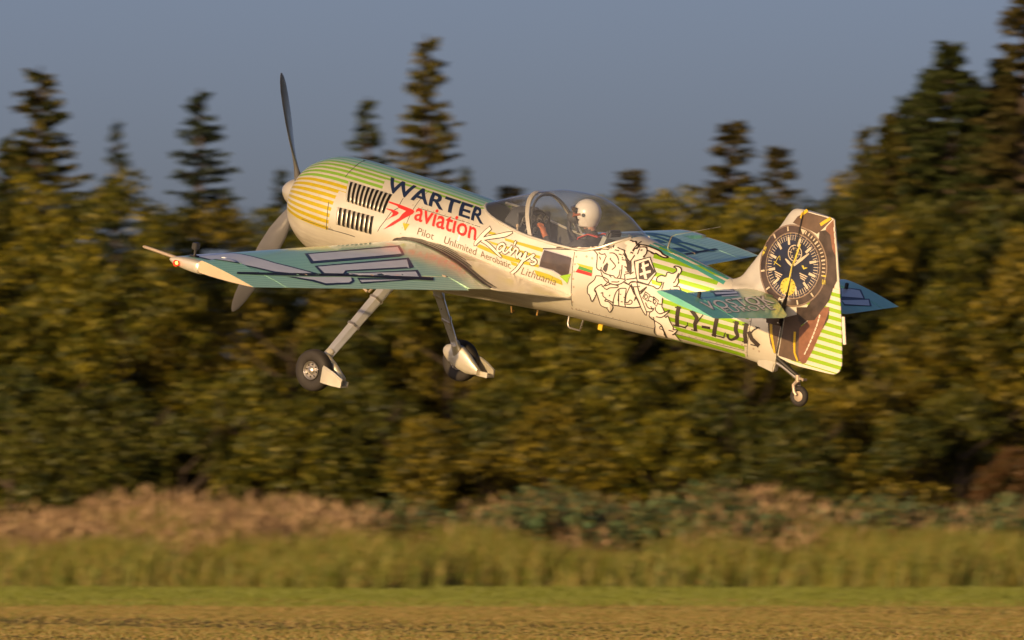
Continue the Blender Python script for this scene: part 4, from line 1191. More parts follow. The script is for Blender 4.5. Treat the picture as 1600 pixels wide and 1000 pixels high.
DEC = [
('T_WARTER', [(1504,356),(2749,331),(1421,463)]),
('T_aviation', [(1981,194),(2729,174),(1935,341)]),
('T_Pilot', [(2073,72),(2265,65),(2072,137)]),
('T_Unlimited', [(2386,64),(2770,37),(2387,131)]),
('T_Aerobatic', [(2830,36),(3192,9),(2810,97)]),
('T_Lithuania', [(3311,-12),(3717,-24),(3326,59)]),
('T_VOSTOK', [(6202,-1348),(6163,-272),(6025,-1280)]),
('T_EUROPE', [(6281,-1168),(6286,-411),(6173,-1135)]),
('logo', [(1614,282),(1753,281),(1879,275),(1920,272),(1947,261),(1943,238),(1875,179),(1780,90),(1684,23),(1760,112),(1817,165),(1831,207),(1856,245),(1764,251),(1725,264),(1624,269)]),
('logo', [(1632,218),(1713,222),(1770,218),(1791,210),(1778,186),(1726,151),(1675,108),(1708,143),(1727,169),(1729,191),(1701,206),(1637,210)]),
('tri', [(1875,135),(1957,144),(1930,70)]),
('ystripe', [(3038,272),(3521,284),(3499,247),(3060,251)]),
('ystripe', [(2855,290),(2923,292),(2932,272),(2843,263)]),
('ystripe', [(2868,204),(3485,208),(3488,179),(2924,184)]),
('ystripe', [(2783,151),(3068,119),(3496,123),(3496,97),(3173,80),(3062,87),(2758,117)]),
('ystripe', [(3173,78),(3249,77),(3251,48),(3194,50)]),
('ystripe', [(3450,64),(3622,63),(3774,42),(3797,-1),(3634,7),(3491,18)]),
('flag_y', [(3896,239),(4082,244),(4085,215),(3936,222)]),
('flag_g', [(3936,222),(4085,215),(4088,187),(3926,190)]),
('flag_r', [(3926,190),(4088,187),(4090,158),(3908,155)]),
('window', [(3510,277),(3841,280),(3847,112),(3846,27),(3767,80),(3660,109),(3500,105),(3499,183)]),
('wgreen', [(3744,76),(3866,128),(3844,30)]),
('louvre_u', [(1054,342),(1604,343),(1632,165),(1151,169)]),
('louvre_l', [(1088,100),(1533,116),(1557,-55),(1115,-66)]),
('seam', [(944,507),(973,457),(983,394),(988,366)]),
('seam', [(968,116),(996,-28),(1000,-145)]),
('seam', [(1000,-136),(1240,-127),(1356,-128)]),
('seam', [(1743,337),(1749,287),(1759,256),(1710,208),(1693,161),(1672,103),(1641,39),(1624,-9)]),
('seam', [(3847,333),(3869,169),(3895,-7),(3902,-176)]),
('seam', [(3294,347),(3478,347),(3668,348),(3869,349)]),
('rivet', [(3879,296),(3885,225),(3892,156),(3899,86),(3919,13),(3904,-64),(3912,-134),(3984,325),(4047,326)]),
('rivet', [(5751,-99),(5785,-100),(5878,-105),(5938,-115),(5747,-146)]),
('rivet', [(3943,-200),(3999,-200),(4087,-186),(3894,-205),(3987,324),(4050,321)]),
('reg', [(5053,89,31.1),(5052,3,31.1),(5058,-78,31.1)]),
('reg', [(5019,-86,8.1),(5083,-81,8.1),(5145,-81,10.8)]),
('reg', [(5141,-81,10.8),(5171,-50,6.8),(5164,-28,5.4)]),
('reg', [(5020,84,6.8),(5079,92,6.8)]),
('reg', [(5205,88,32.5),(5258,42,31.1),(5245,-19,28.4),(5254,-76,28.4)]),
('reg', [(5314,82,6.8),(5284,30,8.8),(5258,-19,9.5)]),
('reg', [(5212,-84,6.8),(5272,-82,6.8)]),
('reg', [(5178,87,6.8),(5226,88,6.8)]),
('reg', [(5327,-27,17.6),(5399,-21,17.6)]),
('reg', [(5461,123,31.1),(5462,70,31.1),(5453,-77,31.1)]),
('reg', [(5431,-79,8.1),(5490,-76,8.1),(5552,-76,10.8)]),
('reg', [(5559,-73,10.8),(5563,-50,6.8),(5571,-25,5.4)]),
('reg', [(5669,96,31.1),(5673,24,31.1),(5699,-28,27.1),(5652,-70,16.2),(5625,-77,14.9),(5602,-63,17.6),(5596,-42,20.3)]),
('reg', [(5633,95,6.8),(5692,95,6.8)]),
('reg', [(5770,99,31.1),(5771,15,31.1),(5791,-61,31.1)]),
('reg', [(5732,96,6.8),(5792,99,6.8)]),
('reg', [(5758,-64,6.8),(5804,-68,6.8)]),
('reg', [(5897,105,7.4),(5853,69,9.5),(5826,26,10.8)]),
('reg', [(5814,32,29.8),(5851,-18,31.1),(5920,-58,31.1)]),
('reg', [(5868,104,6.8),(5912,103,6.8)]),
('reg', [(5847,-71,6.8),(5912,-70,6.8)]),
('kairys', [(2838,310,37.8),(2798,252,41.3),(2767,194,42.4),(2741,152,35.5),(2741,135,25.2)]),
('kairys', [(2796,202,25.2),(2882,239,31.0),(2985,280,37.8),(3047,308,40.1),(3105,340,10.3)]),
('kairys', [(2808,187,26.4),(2872,174,29.8),(2951,143,26.4),(3014,114,22.9),(3061,91,9.2)]),
('kairys', [(3065,208,20.6),(3038,216,22.9),(3005,190,22.9),(2998,155,22.9),(3021,137,21.8),(3051,165,20.6),(3075,206,21.8),(3069,172,21.8),(3070,145,21.8),(3101,144,20.6),(3133,188,19.5)]),
('kairys', [(3149,216,20.6),(3138,181,21.8),(3164,158,21.8),(3153,142,19.5),(3178,174,17.2)]),
('kairys', [(3179,269,17.2),(3172,241,20.6)]),
('kairys', [(3179,171,17.2),(3196,210,20.6),(3227,201,21.8),(3220,159,21.8),(3240,130,20.6)]),
('kairys', [(3240,130,20.6),(3256,162,19.5),(3275,184,21.8),(3265,137,21.8),(3297,138,19.5),(3321,195,22.9)]),
('kairys', [(3325,196,22.9),(3320,150,26.4),(3295,91,28.7),(3260,26,28.7),(3221,-18,26.4),(3201,-32,17.2)]),
('kairys', [(3321,122,17.2),(3362,158,19.5),(3389,183,18.3),(3419,203,20.6),(3397,160,21.8),(3437,155,21.8),(3458,138,20.6),(3428,111,20.6),(3402,115,17.2)]),
('kfill', [(4047,410),(4078,408),(3555,294),(4109,425),(4156,428),(3619,315),(3654,329),(4205,477),(4209,488),(4253,475),(4281,466),(4318,455),(4394,436),(4418,372),(4471,316),(4427,266),(4447,201),(4387,152),(4333,139),(4245,152),(4191,208),(4176,239),(4156,232),(4122,251),(4105,321),(4090,362),(4069,352),(4072,382),(4051,392)]),
('kfill', [(4138,174),(4189,184),(4288,142),(4388,144),(4388,124),(4303,98),(4268,75),(4231,90),(4173,96),(4161,58),(4151,36),(4175,7),(4140,-72),(4117,-32),(4079,-2),(4075,65),(4126,129)]),
('kfill', [(4174,94),(4260,95),(4280,75),(4308,99),(4393,125),(4400,105),(4373,56),(4365,-26),(4382,-17),(4306,-25),(4331,-59),(4334,-129),(4291,-103),(4236,-88),(4205,-31),(4165,34),(4163,64)]),
('kfill', [(4367,-51),(4366,-11),(4378,62),(4407,111),(4388,144),(4446,203),(4448,272),(4510,312),(4570,326),(4653,0),(4593,-20),(4503,-38),(4431,-45)]),
('kfill', [(4293,544),(4325,553),(4367,552),(4413,520),(4415,478),(4443,457),(4438,390),(4411,394),(4356,436),(4331,436),(4318,509),(4279,522)]),
('kfill', [(4409,487),(4429,513),(4496,531),(4529,515),(4549,482),(4545,454),(4539,433),(4472,409),(4467,342),(4485,297),(4461,241),(4396,203),(4408,283),(4441,385),(4461,439)]),
('kfill', [(4411,541),(4500,543),(4642,530),(4699,512),(4769,500),(4734,489),(4636,502),(4623,497),(4582,494),(4518,523),(4436,531)]),
('kfill', [(4480,394),(4605,465),(4738,346),(4697,226),(4577,230)]),
('kfill', [(4699,221),(4743,220),(4796,208),(4824,240),(4829,280),(4775,275),(4769,310),(4800,338),(4843,339),(4847,378),(4898,379),(4926,408),(4906,430),(4879,435),(4895,447),(4940,444),(4972,419),(4965,362),(4990,319),(4978,277),(5014,281),(5043,238),(4908,205),(4756,146),(4555,119),(4488,136),(4487,237),(4577,230)]),
('kfill', [(4541,166),(4650,203),(4851,199),(4880,64),(4921,12),(4951,40),(4944,6),(4921,-21),(4955,-12),(4979,-54),(5017,-107),(5062,-123),(5025,-171),(5063,-229),(4903,-235),(4806,-232),(4819,-146),(4808,-63),(4725,-59),(4658,2),(4517,-38),(4487,142)]),
('kdark', [(4213,323),(4232,307),(4239,255),(4230,228),(4191,248),(4191,282)]),
('kdark', [(4361,417),(4423,373),(4449,389),(4471,316),(4460,284),(4430,306),(4420,343)]),
('kdark', [(4102,498),(4142,513),(4151,500)]),
('kdark', [(4537,387),(4606,433),(4722,349),(4672,267),(4591,256)]),
('kdark', [(4443,503),(4402,539),(4436,536),(4420,495)]),
('kcross', [(4571,399,25.2),(4613,338,26.4),(4655,274,27.5)]),
('kcross', [(4583,358,21.8),(4592,372,22.9),(4625,395,24.1)]),
('kcross', [(4591,297,24.1),(4627,320,24.1),(4672,344,24.1)]),
('kline', [(4047,408,5.1),(4079,407,5.1),(3554,294,5.1),(3575,297,5.1),(4112,426,5.1),(4173,432,5.1),(4126,449,5.1),(3641,326,5.1),(4161,462,5.1),(4205,477,5.1),(4210,488,5.1),(4216,465,5.1)]),
('kline', [(4254,473,5.1),(4281,466,5.1),(4336,460,5.1),(4335,450,5.1),(4373,424,5.1),(4421,377,5.1),(4466,334,5.1)]),
('kline', [(4048,406,5.1),(4054,392,5.1),(4075,382,5.1),(4099,363,5.1),(4092,365,5.1),(4105,321,5.1),(4117,269,5.1),(4130,243,5.1),(4159,233,5.1),(4172,243,5.1),(4172,263,5.1)]),
('kline', [(4102,389,5.1),(4117,381,5.1),(4143,382,5.1),(4163,394,5.1)]),
('kline', [(4160,393,5.1),(4184,374,5.1),(4178,304,5.1)]),
('kline', [(4172,243,5.1),(4191,208,5.1),(4244,157,5.1),(4304,142,5.1),(4361,143,5.1),(4417,167,5.1),(4447,201,5.1)]),
('kline', [(4184,241,5.1),(4228,217,5.1),(4320,217,5.1),(4339,205,5.1),(4394,211,5.1),(4443,215,5.1)]),
('kline', [(4207,222,5.1),(4272,215,5.1),(4299,200,5.1)]),
('kline', [(4316,160,5.1),(4379,173,5.1),(4390,183,5.1)]),
('kline', [(4206,410,5.1),(4245,416,5.1),(4285,399,5.1),(4317,367,5.1),(4332,341,5.1)]),
('kline', [(4233,366,5.1),(4234,357,5.1),(4276,333,5.1),(4309,307,5.1),(4286,271,5.1)]),
('kline', [(4374,332,5.1),(4393,267,5.1),(4397,219,5.1)]),
('kline', [(4369,286,5.1),(4376,234,5.1),(4364,216,5.1)]),
('kline', [(4295,420,5.1),(4331,419,5.1)]),
('kline', [(4343,399,5.1),(4351,395,5.1)]),
('kline', [(4352,380,5.1),(4389,384,5.1)]),
('kline', [(4403,329,5.1),(4436,317,5.1)]),
('kline', [(4241,447,5.1),(4276,448,5.1)]),
('kline', [(4164,451,5.1),(4204,457,5.1)]),
('kline', [(4430,281,5.1),(4474,292,5.1),(4494,282,5.1),(4510,301,5.1)]),
('kline', [(4465,314,5.1),(4487,271,5.1)]),
('kline', [(4122,352,5.1),(4139,334,5.1)]),
('kline', [(4430,257,5.1),(4444,267,5.1),(4491,291,5.1)]),
('kline', [(4428,256,5.1),(4455,203,5.1)]),
('kline', [(4464,220,5.1),(4530,241,5.1),(4553,257,5.1)]),
('kline', [(4445,186,5.1),(4492,178,5.1),(4519,204,5.1),(4591,227,5.1)]),
('kline', [(4138,174,5.1),(4189,184,5.1),(4269,171,5.1),(4288,142,5.1),(4333,140,5.1),(4384,140,5.1)]),
('kline', [(4138,174,5.1),(4126,129,5.1),(4075,65,5.1),(4079,-2,5.1),(4108,-25,5.1),(4119,-52,5.1),(4140,-72,5.1),(4175,7,5.1),(4150,38,5.1),(4162,68,5.1),(4213,110,5.1),(4230,93,5.1),(4249,110,5.1),(4270,139,5.1)]),
('kline', [(4164,39,5.1),(4205,-31,5.1),(4236,-88,5.1),(4299,-99,5.1),(4332,-131,5.1),(4368,-69,5.1),(4315,-33,5.1),(4274,-36,5.1),(4288,-10,5.1),(4252,6,5.1),(4245,35,5.1)]),
('kline', [(4243,88,5.1),(4279,77,5.1),(4308,99,5.1),(4388,124,5.1),(4388,144,5.1)]),
('kline', [(4256,106,5.1),(4312,139,5.1),(4334,138,5.1)]),
('kline', [(4367,-51,5.1),(4366,-11,5.1),(4378,62,5.1),(4407,114,5.1),(4469,134,5.1),(4483,122,5.1),(4487,9,5.1),(4503,-37,5.1)]),
('kline', [(4408,109,5.1),(4430,-45,5.1)]),
('kline', [(4367,-51,5.1),(4431,-45,5.1),(4503,-38,5.1),(4595,-21,5.1),(4653,-1,5.1)]),
('kline', [(4288,-15,5.1),(4328,-20,5.1),(4371,-29,5.1)]),
('kline', [(4449,0,5.1),(4465,4,5.1)]),
('kline', [(4473,49,5.1),(4486,49,5.1)]),
('kline', [(4493,6,5.1),(4526,14,5.1),(4541,40,5.1),(4568,29,5.1),(4551,2,5.1),(4502,-9,5.1)]),
('kline', [(4437,68,5.1),(4412,70,5.1),(4415,1,5.1)]),
('kline', [(4241,38,5.1),(4226,29,5.1)]),
('kline', [(4323,34,5.1),(4317,24,5.1)]),
('kline', [(4515,166,5.1),(4493,75,5.1),(4494,1,5.1)]),
('kline', [(4524,187,5.1),(4602,87,5.1),(4649,29,5.1)]),
('kline', [(4624,63,5.1),(4661,4,5.1)]),
('kline', [(4592,80,5.1),(4588,44,5.1)]),
('kline', [(4456,190,5.1),(4521,173,5.1),(4551,169,5.1),(4615,189,5.1)]),
('kline', [(4299,-99,5.1),(4304,-90,5.1)]),
('kline', [(4108,-25,5.1),(4102,-16,5.1)]),
('kline', [(4312,552,5.7),(4344,548,5.7),(4367,552,5.7),(4393,537,5.7)]),
('kline', [(4407,561,5.7),(4405,519,5.7),(4407,481,5.7),(4418,478,5.7)]),
('kline', [(4419,538,5.7),(4500,543,5.7),(4642,530,5.7),(4699,512,5.7),(4769,500,5.7),(4734,489,5.7),(4678,496,5.7),(4627,505,5.7),(4623,497,5.7),(4583,501,5.7),(4611,501,5.7),(4533,511,5.7)]),
('kline', [(4413,485,5.7),(4429,513,5.7),(4496,531,5.7),(4529,515,5.7),(4549,482,5.7),(4541,455,5.7),(4552,453,5.7)]),
('kline', [(4480,394,5.7),(4605,465,5.7),(4738,346,5.7),(4697,226,5.7),(4577,230,5.7),(4480,394,5.7)]),
('kline', [(4537,387,5.7),(4606,433,5.7),(4722,349,5.7),(4672,267,5.7),(4591,256,5.7),(4537,387,5.7)]),
('kline', [(4401,454,5.7),(4396,462,5.7),(4424,458,5.7)]),
('kline', [(4339,432,5.7),(4411,394,5.7),(4440,388,5.7),(4452,443,5.7)]),
('kline', [(4449,382,5.7),(4485,297,5.7)]),
('kline', [(4467,220,5.7),(4557,253,5.7)]),
('kline', [(4495,177,5.7),(4520,211,5.7),(4580,220,5.7),(4699,221,5.7),(4749,222,5.7),(4802,210,5.7),(4828,247,5.7),(4829,280,5.7)]),
('kline', [(4829,280,5.7),(4775,274,5.7),(4766,309,5.7),(4800,338,5.7),(4843,339,5.7),(4847,378,5.7),(4898,379,5.7),(4926,408,5.7),(4906,430,5.7),(4879,435,5.7),(4895,447,5.7),(4940,444,5.7),(4972,419,5.7),(4965,362,5.7),(4990,319,5.7),(4978,278,5.7),(4955,272,5.7)]),
('kline', [(4954,393,5.7),(4955,362,5.7),(4953,321,5.7),(4944,302,5.7)]),
('kline', [(4978,277,5.7),(5014,281,5.7),(5038,253,5.7)]),
('kline', [(4846,284,5.7),(4848,240,5.7),(4845,219,5.7)]),
('kline', [(4929,240,5.7),(4953,221,5.7)]),
('kline', [(4458,505,5.7),(4472,464,5.7)]),
('kline', [(4478,500,5.7),(4490,501,5.7)]),
('kline', [(4573,223,5.7),(4629,126,5.7)]),
('kline', [(4517,176,5.7),(4577,102,5.7)]),
('kline', [(4687,196,5.7),(4647,130,5.7)]),
('kline', [(4631,143,5.7),(4686,201,5.7)]),
('kline', [(4553,163,5.4),(4596,90,5.4),(4661,5,5.4),(4719,-60,5.4),(4728,-26,5.4),(4628,124,5.4),(4594,179,5.4)]),
('kline', [(4517,-38,5.4),(4587,-25,5.4),(4658,2,5.4)]),
('kline', [(4686,154,5.4),(4740,135,5.4),(4727,72,5.4),(4669,92,5.4),(4686,154,5.4)]),
('kline', [(4697,133,5.4),(4723,118,5.4),(4709,88,5.4),(4682,103,5.4),(4697,133,5.4)]),
('kline', [(4780,129,5.4),(4837,106,5.4),(4827,49,5.4),(4785,74,5.4),(4780,129,5.4)]),
('kline', [(4793,109,5.4),(4816,96,5.4),(4807,67,5.4),(4784,80,5.4),(4793,109,5.4)]),
('kline', [(4740,125,5.4),(4793,123,5.4)]),
('kline', [(4736,82,5.4),(4766,79,5.4)]),
('kline', [(4709,54,5.4),(4736,18,5.4),(4772,11,5.4),(4802,21,5.4),(4783,-12,5.4),(4734,-27,5.4)]),
('kline', [(4815,38,5.4),(4825,8,5.4),(4868,-13,5.4),(4912,9,5.4),(4968,45,5.4),(4944,6,5.4),(4894,-41,5.4),(4836,-50,5.4)]),
('kline', [(4875,137,5.4),(4880,64,5.4),(4921,12,5.4)]),
('kline', [(4921,-16,5.4),(4937,-33,5.4),(4955,-12,5.4),(4979,-54,5.4),(5017,-107,5.4),(5015,-130,5.4),(5062,-123,5.4),(5026,-166,5.4),(4998,-184,5.4)]),
('kline', [(5025,-171,5.4),(5063,-229,5.4)]),
('kline', [(4768,-19,5.4),(4766,-70,5.4),(4871,-108,5.4),(4898,-128,5.4),(4915,-188,5.4),(4917,-232,5.4)]),
('kline', [(4808,-63,5.4),(4819,-146,5.4),(4792,-209,5.4),(4798,-240,5.4)]),
('kline', [(4867,-146,5.4),(4892,-129,5.4),(4907,-196,5.4),(4900,-236,5.4)]),
('kline', [(4865,-158,5.4),(4908,-162,5.4),(4899,-214,5.4)]),
('kline', [(4965,-149,5.4),(5012,-149,5.4)]),
('kline', [(4837,75,5.4),(4877,79,5.4)]),
('kline', [(4769,32,5.4),(4786,10,5.4)]),
('kline', [(4594,57,5.4),(4607,82,5.4)]),
('kline', [(4622,64,5.4),(4661,7,5.4)]),
('kline', [(4635,120,5.4),(4654,162,5.4)]),
('wnavy', [(2243,-2389),(2242,-965),(2533,-1241),(2567,-1360),(2530,-2636)]),
('wnavy', [(2591,-2655),(2615,-1279),(2850,-1479),(2865,-1555),(2793,-2409),(2855,-2517),(2799,-2791)]),
('wnavy', [(2824,-2468),(2915,-1500),(3066,-1621),(2883,-2538)]),
('wnavy', [(2946,-2440),(3109,-1705),(3063,-2519)]),
('wnavy', [(2769,-3286),(2938,-2492),(3002,-2546),(3047,-2649),(3016,-2986),(2917,-3075)]),
('wlav', [(2281,-2378),(2301,-1066),(2502,-1253),(2505,-1308),(2480,-2540)]),
('wlav', [(2624,-2642),(2662,-1363),(2872,-1578),(2830,-1564),(2768,-2407),(2832,-2514),(2784,-2735)]),
('wlav', [(2844,-2446),(2950,-1575),(3066,-1663),(2868,-2473)]),
('wlav', [(2995,-2464),(3087,-1864),(3040,-2479)]),
('wlav', [(2797,-3206),(2923,-2511),(2988,-2567),(3018,-2645),(2986,-2950),(2895,-3022)]),
('wnavy', [(1918,-3740),(1923,-3225),(2078,-3117),(2423,-3035),(2770,-2821),(2734,-3146),(2663,-3344),(2464,-3476),(2271,-3704),(2023,-3810)]),
('wlav', [(1938,-3707),(1949,-3255),(2106,-3159),(2447,-3069),(2753,-2887),(2729,-3113),(2638,-3302),(2446,-3450),(2268,-3696),(1995,-3732)]),
('wseal', [(2579,-3780),(2721,-3102),(2875,-2434),(3109,-1495),(3165,-1564),(2913,-2478),(2775,-3167),(2618,-3824)]),
('fline', [(1645,-501,11.5),(1799,-545,15.3),(2219,-917,17.2),(2538,-1016,17.2),(2905,-1084,17.2),(3175,-1040,15.3),(3686,-1254,15.3)]),
('fline', [(1639,-435,9.6),(1823,-534,11.5),(2226,-901,12.4),(2510,-953,12.4),(2851,-986,12.4),(3149,-980,11.5),(3534,-961,11.5)]),
('fline', [(1659,-401,7.6),(1973,-639,10.5),(2339,-894,11.5),(2630,-924,11.5),(2923,-942,5.7)]),
('fline', [(1666,-350,7.6),(1997,-611,9.6),(2291,-773,10.5),(2542,-847,10.5),(2768,-875,4.8)]),
('fline', [(1901,-554,7.6),(2049,-592,9.6),(2345,-787,9.6),(2435,-746,9.6),(2607,-777,4.8)]),
('fline', [(1637,-564,9.6),(1559,-292,11.5),(1573,-132,11.5),(2045,-536,11.5),(2228,-572,5.7)]),
('fline', [(1874,-523,7.6),(2018,-557,8.6),(2197,-604,5.7)]),
('elav', [(5572,-513),(5742,-384),(5777,-408),(5745,-715)]),
('elav', [(5793,-739),(5810,-419),(5876,-480),(5862,-799)]),
('elav', [(5912,-780),(5912,-523),(5954,-569),(5944,-810)]),
('enavy', [(5557,-505),(5666,-269),(5792,-412),(5761,-745)]),
('enavy', [(5775,-728),(5801,-399),(5888,-479),(5913,-879)]),
('rnavy', [(5897,1120),(5977,1329),(6187,1129),(6174,761)]),
('rnavy', [(6160,783),(6178,1205),(6327,1053),(6289,660)]),
('rlav', [(5908,1111),(6002,1272),(6164,1125),(6108,850)]),
('rlav', [(6186,751),(6203,1157),(6319,1027),(6264,701)]),
('w_strap', [(6165,1305),(6277,1292),(6457,1290),(6385,1180),(6326,1110),(6214,1132),(6033,1146),(6075,1215)]),
('w_red', [(6409,1197),(6498,1286),(6554,1122),(6643,900),(6617,776),(6616,660),(6529,684),(6460,994),(6409,1122)]),
('w_case', [(6347,1141),(6408,1168),(6468,1136),(6519,1009),(6592,957),(6613,868),(6646,737),(6604,650),(6589,536),(6473,320),(6292,263),(6424,542)]),
('w_strap', [(5970,213),(6130,255),(6129,-94),(6097,-93),(6042,-11),(6003,95)]),
('w_strap', [(6148,263),(6303,338),(6336,241),(6375,-21),(6399,-98),(6348,-110),(6149,-104)]),
('w_red', [(6325,207),(6400,289),(6489,447),(6605,476),(6612,362),(6570,247),(6542,146),(6508,23),(6465,-93),(6432,-114),(6398,-99),(6365,-34)]),
('w_dark', [(6574,254),(6611,446),(6605,476),(6617,364)]),
('w_dark', [(6255,389),(6419,430),(6398,299),(6338,232),(6268,329)]),
('w_stitchw', [(6521,382,13.0),(6512,285,13.0),(6482,142,13.0),(6454,41,13.0),(6432,-28,13.0)]),
('w_stitchy', [(6015,171,26.0),(6040,73,26.0),(6070,-3,21.7),(6110,-83,19.5)]),
('w_stitchy', [(6287,156,26.0),(6302,55,23.8),(6324,-34,19.5),(6373,-99,17.3)]),
('w_stitchy', [(6178,1298,29.0),(6128,1251,31.5),(6124,1216,29.0)]),
('w_stitchy', [(6435,1285,29.0),(6390,1245,31.5),(6349,1206,29.0)]),
('w_stitchw', [(6492,1217,12.1),(6516,1147,12.1),(6541,1060,12.1)]),
('w_pts', [(6136,751),(6126,556),(6134,879),(6046,800),(6282,909),(6177,972),(6132,469),(5992,639),(6268,690),(6266,765),(5955,765)]),
]

# ================================================================== PAINTED MARKINGS (thin films lying on the skin)
from mathutils.geometry import tessellate_polygon
def allf(geo):
    v, f = geo; F_ = []
    for q in f:
        if len(q) <= 4: F_.append(tuple(q))
        else: F_ += [(q[0], q[i], q[i + 1]) for i in range(1, len(q) - 1)]
    return v, F_
SURF = {'body': body_bvh,
        'wingl': surf_bvh(allf(wing_geo[-1]), allf(wing_geo[(-1, 'a')]), allf(fair_geo[-1])),
        'wingr': surf_bvh(allf(wing_geo[1]), allf(wing_geo[(1, 'a')])),
        'elev': surf_bvh(allf(stab_geo[-1]), allf(elev_geo[-1])),
        'elevr': surf_bvh(allf(stab_geo[1]), allf(elev_geo[1])),
        'tail': surf_bvh(allf(fin_geo), allf(rud_geo))}
def lay(tg, a, b, h):
    """point on surface tg at sheet coordinates (a, b), lifted h"""
    side = tg in ('body', 'tail')
    d = Vector((0, 1, 0)) if side else Vector((0, 0, -1))
    for e in ((0, 0), (.003, 0), (-.003, 0), (.012, 0), (-.012, 0), (0, .01), (0, -.01), (.03, 0), (-.03, 0), (0, .03), (0, -.03)):
        a1, b1 = a + e[0], b + e[1]
        o = Vector((a1, -3, b1)) if side else Vector((a1, b1, 3))
        r = SURF[tg].ray_cast(o, d)
        if r[0] is not None and (not side or r[0].y < .001): break
    else: return None
    n = r[1]
    if n.dot(d) > 0: n = -n
    p = r[0].copy()
    if side: p.x, p.z = a, b
    else: p.x, p.y = a, b
    return p + n * h

